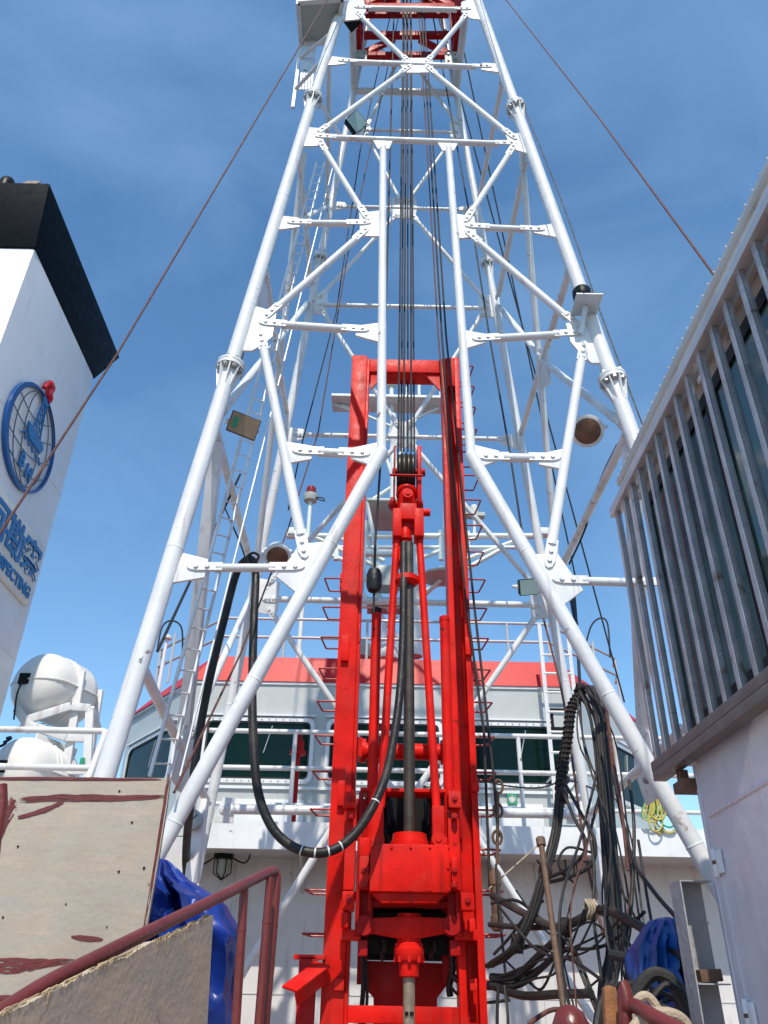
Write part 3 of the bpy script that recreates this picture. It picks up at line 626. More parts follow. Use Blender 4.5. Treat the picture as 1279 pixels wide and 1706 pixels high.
for i, (a, b, lab) in enumerate([((505,240),(390,640),'upper'),((400,790),(262,1085),'lower')]):
    A, B_ = atY(*a, 9.2-i*1.5), atY(*b, 7.6-i*1.1); rope([A, B_], .014, f'{lab} black cable tied along the derrick ladder', m='cable', group='cables along the derrick ladder')
rope([LEG[1,-1](12.6)+V((.09,-.05,0)), LEG[1,-1](10.2)+V((.13,-.06,0)), LEG[1,-1](8)+V((.10,-.06,0)), LEG[1,-1](5.6)+V((.11,-.06,0))], .008, 'thin cable clipped along the right derrick leg', m='cable', cat='cable', k=6)
rope([atY(1028,740,7.3), atY(1000,800,7.6), atY(975,880,8.0), atY(948,940,8.4)], .012, 'black cable strapped along the shaded brace on the right', m='cable', cat='cable', k=6)
rope([atY(948,960,8.3), atY(958,985,8.2), atY(952,1000,8.2), atY(960,1040,8.0)], .022, 'frayed black strap end hanging under the right gusset plate', m='cable', cat='strap', k=5)
rope([atY(975,1075,15.0), atY(985,1042,15.0), atY(1000,1030,15.0), atY(1012,1040,15.0), atY(1016,1095,15.0)], .018, 'black cable loop over the right corner of the bridge roof', m='cable', cat='cable', k=6)
rope([atY(262,1082,14.8), atY(270,1045,14.8), atY(285,1034,14.8), atY(302,1045,14.8), atY(304,1085,14.8)], .018, 'black cable loop over the left corner of the bridge roof', m='cable', cat='cable', k=6)
rope([atY(800,1300,13.0), atY(850,1310,12.6), atY(900,1312,12.0), atY(945,1300,11.0), atY(990,1315,10)], .012, 'slack black cable sagging in front of the walkway rails', m='cable', cat='cable', k=6)
rope([atY(372,840,8.2), atY(385,870,8.0), atY(400,905,7.9), atY(412,940,7.8)], .010, 'short dark cable along the left shaded brace', m='cable', cat='cable', k=5)
# guy wires
rope([atY(640,-160,7.2), atY(195,590,4.9), atY(-60,980,4.6)], .0095, 'long rusty guy wire crossing in front of the funnel', m='rope2', cat='guy wire')
rope([atY(780,-80,6.9), atY(1000,200,4.6), atY(1202,476,2.95)], .0075, 'rusty guy wire descending to the cabin roof on the right', m='rope2', cat='guy wire')

# ------------------------------------------------------------------ big black mud hose
pts = [(672,905,7.9),(672,980,7.78),(671,1060,7.7),(667,1140,7.6),(659,1210,7.5),(643,1290,7.4),(615,1355,7.3),(580,1400,7.25),(540,1420,7.2),(495,1414,7.2),(458,1385,7.2),(434,1335,7.2),(424,1270,7.2),(420,1150,7.3),(423,1030,7.4),(426,960,7.5),(421,934,7.6),(408,934,7.7),(393,958,7.75),(374,1030,7.8),(352,1120,7.8),(334,1210,7.8),(318,1330,7.8),(310,1420,8.6),(312,1480,9.2),(315,1600,9.6)]
P3 = [atY(x,y,Y) for x,y,Y in pts]
HS = MB().tube(smooth(P3, 6), .041, 16).build('mud_hose', 'black'); tag(HS, 'thick black rubber hose looping from the swivel to the left of the mast', 'hose')
ps = smooth(P3, 6); mb = MB()
for i in (44,47,50,53,34):
    d = (ps[i+1]-ps[i]).normalized(); MB().cyl(ps[i]-d*.006, ps[i]+d*.006, .0425, n=16).build('stripe_mark', 'white', HS)
mb = MB(); hk = P3[16]; mb.tube(smooth([hk+V((0,0,.10)), hk+V((.06,0,.05)), hk+V((0,-.06,-.1)), hk+V((-.06,0,.05)), hk+V((0,0,.10))], 4), .015, 8); mb.build('sling', 'cable', HS)

# ------------------------------------------------------------------ floodlights and lamps
def roundlamp(x, y, Y, r, label, face):
    p = atY(x,y,Y); n = V(face).normalized(); t = thing('floodlight', label, 'floodlight', tuple(p), 'floodlights on the derrick')
    mb = MB(); mb.lathe(p-n*.02, -n, [(r*.98,0),(r,.02),(r*.95,.10),(r*.6,.2),(r*.3,.26)], 26); mb.build('housing', 'white2', t)
    mb = MB(); mb.lathe(p-n*.03, n, [(r*1.04,0),(r*1.05,.015),(r*1.05,.04),(r*.93,.05)], 26); mb.build('rim', 'white2', t)
    mb = MB(); mb.lathe(p+n*.012, n, [(r*.92,0),(r*.8,.012),(r*.2,.03)], 26); mb.build('lens', 'lens', t)
    mb = MB(); s = n.cross(V((0,0,1))).normalized(); mb.tube(smooth([p+s*r*1.1, p+s*r*1.15-n*.2, p-n*.32, p-s*r*1.15-n*.2, p-s*r*1.1], 4), .018, 8); mb.build('bracket', 'white2', t)
roundlamp(978,718,6.6,.165,'round rusty floodlight on the right derrick leg', (-.25,-.75,-.7))
roundlamp(462,927,7.9,.145,'round rusty floodlight behind the left gusset plate', (.1,-.7,-.75))
def boxlamp(x, y, Y, w_, h_, label, face, roll, mface, mbody, stick=False):
    p = atY(x,y,Y); n = V(face).normalized(); s = n.cross(V((0,0,1))).normalized(); u = s.cross(n).normalized()
    s, u = s*math.cos(roll)+u*math.sin(roll), u*math.cos(roll)-s*math.sin(roll)
    t = thing('floodlight', label, 'floodlight', tuple(p), 'floodlights on the derrick')
    R4 = lambda a, b, o: [p+s*a*i+u*b*j+n*o for i, j in ((-1,-1),(1,-1),(1,1),(-1,1))]
    mb = MB(); mb.hexa(R4(w_*.8,h_*.8,-.14)+R4(w_,h_,0)); mb.build('housing', mbody, t, bevel=.01)
    mb = MB(); mb.hexa(R4(w_*.92,h_*.88,.003)+R4(w_*.92,h_*.88,.014)); mb.build('lens', mface, t)
    if stick: mb = MB(); mb.hexa([p-s*(w_*-.75+i)+u*j+n*o for o in (.016,.02) for i, j in ((0,-h_*.5),(.05,-h_*.5),(.05,h_*.5),(0,h_*.5))]); mb.build('sticker', 'green', t)
    mb = MB(); mb.tube([p+s*w_*1.05-n*.05, p+s*w_*1.05-n*.25, p-s*w_*1.05-n*.25, p-s*w_*1.05-n*.05], .016, 8); mb.build('bracket', 'white2', t)
boxlamp(406,709,6.5,.16,.115,'square tan floodlight with a green sticker on the left derrick leg', (.35,-.8,-.5), .12, 'tan', 'rustpipe', True)
boxlamp(880,978,7.6,.10,.09,'small black box floodlight behind the right gusset plate', (.1,-.8,-.45), -.15, 'lampglass', 'black_flat')
boxlamp(594,203,8.2,.15,.17,'glass floodlight with dark blue rim high inside the derrick', (.45,-.75,-.4), .5, 'lampglass', 'navy')
boxlamp(585,32,7.6,.17,.14,'black floodlight under the top left gusset plate', (.3,-.5,-.8), .4, 'black_flat', 'black_flat')
bp = atY(975,508,6.02)
bc = thing('warning_beacon', 'black and white beacon on a bracket plate on the right derrick leg', 'beacon', tuple(bp))
mb = MB(); mb.prism([bp+V((-.13,-.16,0)),bp+V((.15,-.16,.0)),bp+V((.15,.16,.0)),bp+V((-.13,.16,.0))], (0,0,.012)); mb.build('bracket_plate', 'galv', bc)
mb = MB(); mb.lathe(bp+V((-.02,0,.008)), (0,0,1), [(.07,0),(.075,.02),(.075,.09),(.06,.1)], 20); mb.build('base', 'white', bc)
mb = MB(); mb.lathe(bp+V((-.02,0,.1)), (0,0,1), [(.095,0),(.10,.02),(.10,.10),(.08,.13),(.03,.15)], 20); mb.build('cap', 'black_flat', bc)
mb = MB(); mb.bar(bp+V((0,0,-.01)), bp+V((-.06,.12,-.30)), .06, .012); mb.build('stay_arm', 'galv', bc)

# ------------------------------------------------------------------ bridge house
YBR = 14.5
BR = thing('bridge_house', 'pale grey ship bridge house with red roof band and dark windows', 'bridge house', (0.1, 17, 0))
ZR = atY(640,1095,YBR).z; ZB = atY(640,1140,YBR).z; ZF = atY(640,1372,13.0).z; ZLb = atY(640,1418,13.0).z
XL, XRr = atY(324,1120,YBR).x, atY(958,1120,YBR).x
cl = (XL, YBR); cr = (XRr, YBR); el = (-5.45, 17.1); er = (5.75, 17.1)
outl = [cl, cr, er, (er[0],22), (el[0],22), el]
def ringwall(mb, pts, z0, z1, lean=0):
    n = len(pts); cxx, cyy = .15, 18.5
    lo = [(x,y,z0) for x,y in pts]; hi = [(x+(cxx-x)*lean*.14, y+(cyy-y)*lean*.06, z1) for x,y in pts]
    mb.add(lo+hi, [tuple(range(n-1,-1,-1)), tuple(range(n,2*n))]+[(i,(i+1)%n,n+(i+1)%n,n+i) for i in range(n)])
mb = MB(); ringwall(mb, outl, ZF, ZB-.002); mb.build('wall', 'house', BR)
mb = MB(); ringwall(mb, [(x+(x-.15)*.012, y-(.06 if y<20 else 0)) for x,y in outl], ZB, ZR, .68); mb.build('roof_band', 'redband', BR)
mb = MB(); ringwall(mb, [(x+(x-.15)*.008, y-(.035 if y<20 else 0)) for x,y in outl], ZB-.05, ZB-.004); mb.build('drip_edge', 'housew', BR)
def facade(p, q, z0):                          # local frame on a wall from p to q
    P, Q = V((*p, z0)), V((*q, z0)); r = (Q-P).normalized(); n = r.cross(V((0,0,1))); return P, r, n, (Q-P).length
def rrect(s0, t0, s1, t1, rad, k=4):
    o = []
    for cx_, cy_, a0 in ((s1-rad,t1-rad,0),(s0+rad,t1-rad,90),(s0+rad,t0+rad,180),(s1-rad,t0+rad,270)):
        for i in range(k+1): a = math.radians(a0+90*i/k); o.append((cx_+rad*math.cos(a), cy_+rad*math.sin(a)))
    return o
def window(fc, s0, t0, s1, t1, rad=.13):
    P, r, n, L_ = fc; W = lambda s, t, o: P + r*s + V((0,0,t)) + n*o
    fo = rrect(s0,t0,s1,t1,rad); fi = rrect(s0+.07,t0+.07,s1-.07,t1-.07,rad*.75); fj = rrect(s0+.10,t0+.10,s1-.10,t1-.10,rad*.6)
    mb = MB(); mb.frame([W(s,t,.025) for s,t in fo], [W(s,t,.025) for s,t in fi], n*.05); wf = mb.build('window', 'housew', BR)
    mb = MB(); mb.frame([W(s,t,.018) for s,t in fi], [W(s,t,.018) for s,t in fj], n*.03); mb.build('gasket', 'rubber', wf)
    mb = MB(); mb.prism([W(s,t,.008) for s,t in fj], n*.010); mb.build('pane', 'glass', wf)
    mb = MB()
    for i in range(0, int((s1-s0)/.13)):
        for tt in (t0+.035, t1-.035):
            c = W(s0+.16+i*.13, tt, .05)
            if s0+.16+i*.13 < s1-.12: mb.cyl(c, c+n*.012, .014, n=6)
    stuff(mb.build('bolts', 'bolt', wf))
    mb = MB(); a, b = W(s0+(s1-s0)*.62, t1-.15, .03), W(s0+(s1-s0)*.56, t0+(t1-t0)*.45, .035); mb.bar(a, b, .02, .015); mb.build('wiper', 'bolt', wf)
    # rain strip over the window
    mb = MB(); mb.bar(W(s0-.02,t1+.04,.04), W(s1+.02,t1+.04,.04), .08, .03); mb.build('rain_strip', 'housew', wf)
FC = facade(cl, cr, ZF)
zw0, zw1 = atY(430,1305,YBR).z-ZF, atY(430,1196,YBR).z-ZF
for x0, x1 in ((334,522),(542,738),(758,950)):
    window(FC, atY(x0,1250,YBR).x-XL, zw0, atY(x1,1250,YBR).x-XL, zw1)
FL_, FRr = facade(el, cl, ZF), facade(cr, er, ZF)
window(FL_, .3, zw0, FL_[3]-.45, zw1, .3); window(FRr, .45, zw0, FRr[3]-.3, zw1, .3)
# panels below the windows
for x0, x1 in ((392,505),(800,905)):
    mb = MB(); a, b = atY(x0,1318,YBR), atY(x1,1362,YBR); mb.box((a.x,YBR-.03,ZF+.06),(b.x,YBR-.002,ZF+.62)); mb.build('lower_panel', 'housew', BR, bevel=.006)
# sill line
mb = MB(); mb.box((XL,YBR-.05,ZF+zw0-.10),(XRr,YBR-.002,ZF+zw0-.05)); mb.build('sill', 'housew', BR)
# walkway deck with fascia and the lower wall under it
X0w, X1w = atY(312,1395,13.0).x, 9.0
mb = MB(); mb.box((X0w,13.0,ZLb),(X1w,13.06,ZF)); mb.build('walkway_fascia', 'housew', BR)
mb = MB(); mb.box((X0w,13.062,ZF-.06),(X1w,22,ZF-.002)); mb.build('walkway_deck', 'house', BR)
mb = MB(); mb.box((X0w,13.062,ZLb+.02),(X1w,14.2,ZLb+.05)); mb.build('soffit', 'house', BR)
mb = MB(); mb.box((-5.2,14.2,0),(9.0,22,ZF-.065)); mb.build('lower_wall', 'lowall', BR)
for x in (-3.0,-1.2,1.9,3.6):
    mb = MB(); mb.prism([(x,13.1,ZLb+.018),(x,14.195,ZLb+.018),(x,14.195,ZLb-.5)], (.03,0,0)); mb.build('knee_bracket', 'house', BR)
for x in (-2.35,-.4,2.6,4.3):
    mb = MB(); mb.box((x,14.19,0),(x+.015,14.199,ZLb)); mb.build('wall_seam', 'house', BR)
mb = MB(); mb.box((-5.2,14.19,1.62),(9,14.1985,1.635)); mb.build('wall_seam', 'house', BR)
# roof railing
for y in (1047,1077):
    z = atY(640,y,15.6).z
    mb = MB(); pr = [(el[0]+.3,17.6,z),(el[0]+.4,17.1,z),(XL+.3,15.2,z),(XRr-.3,15.2,z),(er[0]-.4,17.1,z),(er[0]-.3,17.6,z)]
    mb.tube(pr, .03, 8); mb.build('roof_rail', 'house', BR)
zt = atY(640,1047,15.6).z
for x, y in [(el[0]+.4,17.1),(-4.5,16.1),(XL+.3,15.2),(-2,15.2),(-.3,15.2),(1.3,15.2),(2.6,15.2),(XRr-.3,15.2),(4.6,16.1),(er[0]-.4,17.1)]:
    mb = MB(); mb.cyl((x,y,ZR-.05),(x,y,zt),.028,n=8); mb.build('rail_post', 'house', BR)
# walkway railing
def hz(y): return atY(640,y,13.1).z
for y, r in ((1222,.040),(1283,.040),(1344,.034)):
    mb = MB(); mb.cyl((X0w+.1,13.1,hz(y)),(X1w,13.1,hz(y)),r,n=12); mb.build('walkway_rail', 'white', BR)
for x in (-3.1,-1.4,.5,2.3,3.9,5.4):
    mb = MB(); mb.cyl((x,13.1,ZF),(x,13.1,hz(1222)),.036,n=10); mb.build('rail_post', 'white', BR)
for x in (470, 480):
    pass
# ladder to the roof
LB = thing('bridge_ladder', 'white vertical ladder fixed to the bridge front, right of the red mast', 'ladder', (atY(930,1370,13.9).x, 13.9, ZF))
xa, xb = atY(908,1150,13.9).x, atY(956,1150,13.9).x
za, zb = ZF, atY(905,1040,13.9).z
for x in (xa, xb):
    mb = MB(); mb.bar((x,13.9,za),(x,13.9,zb),.07,.03,V((0,1,0))); mb.build('rail', 'white', LB)
for i in range(11):
    z = za+.3+i*.36
    if z < zb-.3: mb = MB(); mb.cyl((xa,13.9,z),(xb,13.9,z),.025,n=8); mb.build('rung', 'white', LB)
for z in (za+1.0, za+2.6):
    for x in (xa, xb): mb = MB(); mb.bar((x,13.92,z),(x,14.49,z),.03,.03); mb.build('standoff', 'white', LB)
# green notice
ng = thing('green_notice', 'small green safety notice with white pictogram under the bridge windows', 'sign', tuple(atY(853,1340,YBR-.06)))
mb = MB(); pbox(mb, 845, 1322, 861, 1340, YBR-.055, .02); mb.build('board', 'green', ng)
mb = MB()
for i in range(12):
    t = i*math.pi/6; p = atY(853+math.cos(t)*4.5,1331+math.sin(t)*5,YBR-.058); mb.box((p.x-.012,YBR-.062,p.z-.012),(p.x+.012,YBR-.057,p.z+.012))
pbox(mb, 850.5, 1328, 855.5, 1335, YBR-.062, .004); pbox(mb, 850, 1325, 852, 1328, YBR-.062, .004); pbox(mb, 854, 1325, 856, 1328, YBR-.062, .004)
mb.build('pictogram', 'cream', ng)
# dark board near the ladder
mb = MB(); pbox(mb, 918, 1180, 948, 1216, YBR-.12, .05); db = mb.build('notice_frame', 'black_flat'); tag(db, 'dark framed board on the bridge window behind the ladder', 'board')
mb = MB(); pbox(mb, 922, 1184, 944, 1211, YBR-.13, .008); mb.build('board_face', 'house', db)
# red monitor stand
mn = thing('fire_monitor', 'red fire monitor post standing before the bridge window', 'fire hydrant', (atY(492,1370,13.4).x, 13.4, ZF))
xm = atY(493,1290,13.4).x
mb = MB(); mb.cyl((xm,13.4,ZF),(xm,13.4,atY(493,1255,13.4).z),.05,n=14); mb.build('riser', 'redsteel', mn)
mb = MB(); mb.lathe((xm,13.4,atY(493,1258,13.4).z),(0,0,1),[(.05,0),(.14,.01),(.14,.06),(.10,.08),(.10,.22),(.06,.26),(.05,.36),(.09,.37),(.09,.40)],16); mb.build('valve', 'redsteel', mn)
# lamp post with red lamp on the roof left
lp = thing('red_signal_lamp', 'red signal lamp on a thin white pole left of the mast', 'signal lamp', (atY(513,1085,16.5).x,16.5,ZR-.05))
xp = atY(512,900,16.5).x
mb = MB(); mb.cyl((xp,16.5,ZR-.05),(xp,16.5,atY(512,835,16.5).z),.05,n=10); mb.build('pole', 'mastw', lp)
zl = atY(512,835,16.5).z; mb = MB(); mb.lathe((xp,16.5,zl),(0,0,1),[(.05,-.02),(.16,0),(.19,.12),(.19,.17),(.1,.18)],14); mb.build('lamp_base', 'underside', lp)
mb = MB(); mb.lathe((xp,16.5,zl+.18),(0,0,1),[(.11,0),(.13,.05),(.12,.2),(.05,.27)],14); mb.build('lamp_glass', 'lampred', lp)
mb = MB(); mb.tube(smooth([(xp+.15,16.4,zl+.02),(xp+.35,16.4,zl-.05),(xp+.3,16.4,zl+.04),(xp+.1,16.4,zl+.05)],5),.015,6); mb.build('cable_loop', 'cable', lp)
# small roof lamp
sl_ = thing('roof_lamp', 'small white lamp post at the left corner of the bridge roof', 'lamp', (atY(276,1090,16.6).x,16.6,ZR-.3))
xq = atY(277,1070,16.6).x; mb = MB(); mb.cyl((xq,16.6,ZR-.3),(xq,16.6,atY(277,1066,16.6).z),.05,.035,n=10); mb.build('post', 'housew', sl_)
mb = MB(); mb.lathe((xq,16.6,atY(277,1066,16.6).z),(0,0,1),[(.03,0),(.11,.02),(.11,.07),(.06,.11)],12); mb.build('globe', 'cream', sl_)

# ------------------------------------------------------------------ radar mast on the bridge roof
YR = 16.8
RM = thing('radar_mast', 'pale green-white radar mast with yardarm and platforms on the bridge roof', 'mast', (atY(690,1090,YR).x, YR, ZR-.06))
def rmt(nm, a, b, r, Ya=YR, Yb=None, n=12, m='mastw'): return MB().tube([atY(*a,Ya), atY(*b,Yb or Ya)], r, n).build(nm, m, RM)
rmt('main_column', (690,1094), (686,868), .19, n=20)
rmt('pole', (655,832), (655,690), .09)
rmt('pole', (652,690), (652,640), .06)
mb = MB(); p = atY(652,640,YR); mb.lathe(p, (0,0,1), [(.12,-.1),(.14,0),(.14,.05),(.08,.06),(.1,.16),(.04,.2)], 14); mb.build('top_lamp', 'underside', RM)
mb = MB(); mb.lathe(p+V((0,0,.15)), (0,0,1), [(.1,0),(.1,.12),(.03,.16)], 12); mb.build('lamp_cap', 'black_flat', RM)
mb = MB(); a, b = atY(553,671,YR), atY(741,676,YR); mb.box((a.x,YR-.35,a.z-.04),(b.x,YR+.35,a.z+.04)); mb.build('top_platform', 'mastw', RM, bevel=.01)
for a, b in (((570,675),(655,712)),((730,680),(662,712)),((556,673),(600,690)),((655,700),(645,735)),((655,700),(668,735))): rmt('platform_strut', a, b, .04)
rmt('antenna', (698,672), (698,634), .045); mb = MB(); p = atY(698,634,YR); mb.cyl(p-V((.14,0,0)), p+V((.14,0,0)), .025); mb.build('antenna_head', 'mastw', RM)
mb = MB(); p = atY(698,671,YR); mb.lathe(p,(0,0,1),[(.14,0),(.12,.1),(.05,.14)],12); mb.build('antenna_base', 'mastw', RM)
rmt('antenna', (677,671), (677,645), .02); mb = MB(); p = atY(677,671,YR); mb.lathe(p,(0,0,1),[(.1,0),(.09,.12),(.03,.16)],12); mb.build('antenna_base', 'mastw', RM)
rmt('antenna', (734,672), (734,650), .05)
for a, b in (((655,810),(612,838)),((655,810),(690,838)),((652,790),(636,742)),((657,790),(672,742))): rmt('pole_strut', a, b, .05)
mb = MB(); a, b = atY(610,832,YR-.6), atY(700,832,YR-.6); mb.box((a.x,YR-.6,a.z-.02),(b.x,YR+.9,a.z+.05)); mb.build('radar_platform', 'underside', RM, bevel=.01)
z_ = a.z-.55
for (xx,yy) in ((a.x,YR-.55),(b.x,YR-.55),(a.x,YR+.85),(b.x,YR+.85)): MB().bar((xx,yy,a.z-.02),(lerp((xx,yy,0),(a.x*.4+b.x*.6,YR,0),.35).x,lerp((xx,yy,0),(0,YR,0),.35).y,z_-.7),.07,.07).build('platform_leg', 'mastw', RM)
for y0, y1 in (((478,893),(905,893)),((500,912),(860,912))):
    rmt('yardarm', y0, y1, .075 if y0[1]<900 else .05)
for a, b in (((520,893),(660,960)),((500,905),(590,940)),((600,912),(670,985)),((880,893),(700,960)),((840,912),(700,990)),((560,893),(640,935)),((800,893),(700,930)),((612,868),(600,1010)),((598,950),(660,1030)),((600,985),(670,1070)),((640,1040),(640,1092)),((600,1010),(686,1010))): rmt('yard_brace', a, b, .055)
for x, y in ((735,893),(560,893),(780,893)): rmt('yard_post', (x,y+40), (x,y-8), .07 if x!=780 else .04)
rmt('whip_antenna', (741,893), (741,795), .045)
for x, y in ((488,893),(905,893)):
    mb = MB(); p = atY(x,y-6,YR); mb.box(tuple(p-V((.12,.12,.1))), tuple(p+V((.12,.12,.08)))); mb.build('yard_lamp', 'mastw', RM, bevel=.02)
mb = MB(); p = atY(734,962,YR-.6); mb.lathe(p,(0,0,1),[(.1,-.06),(.44,-.02),(.46,.02),(.40,.06),(.1,.09)],26); mb.build('dish', 'underside', RM)
rmt('dish_arm', (734,966), (698,1000), .05, YR-.6, YR)
mb = MB(); a, b = atY(616,940,YR-.4), atY(664,975,YR-.4); mb.box((a.x,YR-.4,b.z),(b.x,YR+.1,a.z)); mb.build('radar_gearbox', 'underside', RM, bevel=.05)
mb = MB(); p = atY(640,922,YR-.3); mb.bar(p-V((.45,0,0)), p+V((.45,0,0)), .16, .14); mb.build('radar_scanner', 'mastw', RM, bevel=.03)
mb = MB(); a = atY(640,1000,YR-.3); mb.box((a.x-.4,YR-.4,a.z-.04),(a.x+.4,YR+.4,a.z+.03)); mb.build('lower_platform', 'underside', RM)
mb = MB(); p = atY(645,1085,YR-1); mb.lathe(p-V((0,0,.25)),(0,0,1),[(.15,0),(.28,.04),(.30,.3),(.2,.5),(.05,.58)],18); mb.build('dome', 'mastw', RM)
mb = MB(); p = atY(603,1080,YR-1); mb.lathe(p-V((0,0,.25)),(0,0,1),[(.08,0),(.2,.04),(.2,.3),(.1,.42)],16); mb.build('dome', 'underside', RM)
yl = atY(790,855,YR); yb_ = thing('mast_lamp', 'small lamp with white cap beside the right mast rail', 'lamp', tuple(yl)); mb = MB(); mb.box(tuple(yl-V((.25,.1,.12))), tuple(yl+V((.25,.1,-.02)))); mb.build('bracket', 'underside', yb_)
mb = MB(); mb.lathe(yl-V((0,0,.02)),(0,0,1),[(.09,0),(.1,.02),(.1,.2),(.07,.24)],14); mb.build('globe', 'cream', yb_)
mb = MB(); mb.tube([yl-V((0,0,.1)), atY(790,893,YR)], .04, 8); mb.build('post', 'mastw', yb_)

# ------------------------------------------------------------------ funnel at left
XF = -4.5
fn, ff = atX(60,408,XF), atX(155,632,XF); zt_ = (fn.z+ff.z)/2
y0f, y1f = fn.y, ff.y
FU = thing('funnel', 'white ship funnel with black cap, globe emblem and blue lettering', 'funnel', (-6.2, (y0f+y1f)/2, 0))
mb = MB(); mb.box((-8.2,y0f,0),(XF,y1f,zt_)); mb.build('casing', 'funnel', FU, bevel=.03)
ct = zt_+.99
mb = MB()
o0 = [(-8.3,y0f-.02),(XF+.012,y0f-.02),(XF+.012,y1f+.03),(-8.3,y1f+.03)]; o1 = [(-8.6,y0f-.22),(XF+.03,y0f-.22),(XF+.03,y1f+.66),(-8.6,y1f+.66)]
mb.hexa([(x,y,zt_-.02) for x,y in o0]+[(x,y,ct) for x,y in o1]); mb.build('cap', 'navy', FU, bevel=.02)
for z in (3.2,5.1,7.5): MB().box((XF+.0005,y0f+.03,z),(XF+.006,y1f-.03,z+.012)).build('plate_seam', 'funnel', FU)
pe = atY(17,285,y0f-.1); mb = MB(); mb.tube(smooth([(pe.x,y0f-.08,ct-.1),(pe.x,y0f-.08,ct+.16),(pe.x-.02,y0f-.02,ct+.26)],4),.085,18); mb.build('exhaust_pipe', 'black_flat', FU)
pk = atY(54,292,y0f-.2); mb = MB(); mb.prism([(pk.x-.09,y0f-.2,ct),(pk.x+.09,y0f-.2,ct),(pk.x+.12,y0f-.16,ct+.11),(pk.x-.05,y0f-.16,ct+.11)],(0,.015,0)); mb.build('lifting_lug', 'tan', FU)
# globe emblem on the side wall
def fw(y, z, o=0): return V((XF+o, y, z))
gy, gz = 8.02, 5.87+EYE
gt, gb = atX(35,637,XF), atX(50,828,XF)
GR = .70
ring_o = [fw(gy+math.cos(t)*GR, gz+math.sin(t)*GR, .03) for t in [2*math.pi*i/48 for i in range(48)]]
ring_i = [fw(gy+.055*GR+math.cos(t)*GR*.93, gz+.02*GR+math.sin(t)*GR*.955, .03) for t in [2*math.pi*i/48 for i in range(48)]]
EM = MB().frame(ring_o, ring_i, (.05,0,0)).build('emblem_ring', 'blue', FU)
mb = MB()
for i in range(48): pass
import itertools
def arc(fn_, n=20): return [fn_(i/n) for i in range(n+1)]
curves = []
for k in (-.75,-.38,.38,.75):
    curves.append(arc(lambda t, k=k: fw(gy+.05*GR+GR*.9*k*math.cos((t-.5)*math.pi), gz+GR*.9*math.sin((t-.5)*math.pi)*1.0, .03)))
for k in (-.55,-.15,.3,.65):
    curves.append(arc(lambda t, k=k: fw(gy+.05*GR+GR*.9*math.sqrt(max(0,1-k*k))*(2*t-1), gz+GR*.9*(k-.22*math.sin(t*math.pi)), .035)))
cs_ = [c for c in curves]
for c in cs_:
    t_ = math.radians(12)
    c2 = [V((p.x, gy+(p.y-gy)*math.cos(t_)-(p.z-gz)*math.sin(t_), gz+(p.y-gy)*math.sin(t_)+(p.z-gz)*math.cos(t_))) for p in c]
    mb = MB(); mb.tube(c2, .008, 5); mb.build('globe_line', 'wire', EM)
mb = MB(); mb.tube([fw(gy+.06*GR+math.cos(t)*GR*.95, gz+math.sin(t)*GR*.95, .03) for t in [2*math.pi*i/40 for i in range(41)]], .008, 5); mb.build('globe_line', 'wire', EM)
def onface(u, v, o=.04): return fw(gy+u*GR, gz+v*GR, o)
rl, rr_ = ((-.04,.19),(.04,.88)), ((.30,.17),(.18,.88)); mb = MB()
mb.tube([onface(*rl[0]),onface(*rl[1])],.013,6); mb.tube([onface(*rr_[0]),onface(*rr_[1])],.013,6)
for i in range(5):
    A0, A1 = lerp((*rl[0],0),(*rl[1],0),i/5), lerp((*rl[0],0),(*rl[1],0),(i+1)/5); B0, B1 = lerp((*rr_[0],0),(*rr_[1],0),i/5), lerp((*rr_[0],0),(*rr_[1],0),(i+1)/5)
    mb.tube([onface(A0.x,A0.y),onface(B1.x,B1.y)],.007,5); mb.tube([onface(B0.x,B0.y),onface(A1.x,A1.y)],.007,5); mb.tube([onface(A0.x,A0.y),onface(B0.x,B0.y)],.008,5)
mb.prism([onface(0,.86),onface(.22,.86),onface(.24,.97),onface(-.02,.97)],(.02,0,0))
mb.build('rig_symbol', 'teal', EM)
MB().prism([onface(-.24,.20),onface(.46,.17),onface(.50,.10),onface(.44,-.03),onface(-.06,-.05),onface(-.20,.04)],(.025,0,0)).build('hull_symbol', 'teal', EM)
MB().tube([onface(-.36+.09*i, -.08-.02*i*.5+(.05 if i%2 else -.05)) for i in range(11)],.013,6).build('wave_symbol', 'teal', EM)
MB().tube(smooth([onface(-.08,1.10),onface(.02,1.30),onface(.16,1.30),onface(.14,1.14),onface(.24,1.06),onface(.18,.98)],4),[.03]*5+[.055]*6+[.05]*5+[.035]*5,8).build('flame_symbol', 'signred', EM)
def text(body, size, org, parent, nm, m, ext=.012, off=0, sx=1.0, track=1.0):
    cu = bpy.data.curves.new(nm, 'FONT'); cu.body = body; cu.size = size; cu.extrude = ext; cu.offset = off; cu.resolution_u = 3; cu.space_character = track
    o = bpy.data.objects.new(nm, cu); COL.objects.link(o); dg = bpy.context.evaluated_depsgraph_get()
    me = bpy.data.meshes.new_from_object(o.evaluated_get(dg)); bpy.data.objects.remove(o); bpy.data.curves.remove(cu)
    me.name = nm
    # reading along +Y on a wall that faces +X
    for v in me.vertices: v.co = V((v.co.z, v.co.x*sx, v.co.y)) + V(org) - WL[parent.name]
    me.materials.clear(); me.materials.append(M[m]); ob = bpy.data.objects.new(nm, me); COL.objects.link(ob); ob.parent = parent; WL[ob.name] = WL[parent.name]; return ob
text('B', .27, onface(-.14,-.64,.03), EM, 'letter', 'teal', off=.008, sx=.85); text('H', .27, onface(.16,-.70,.03), EM, 'letter', 'teal', off=.008, sx=.85)
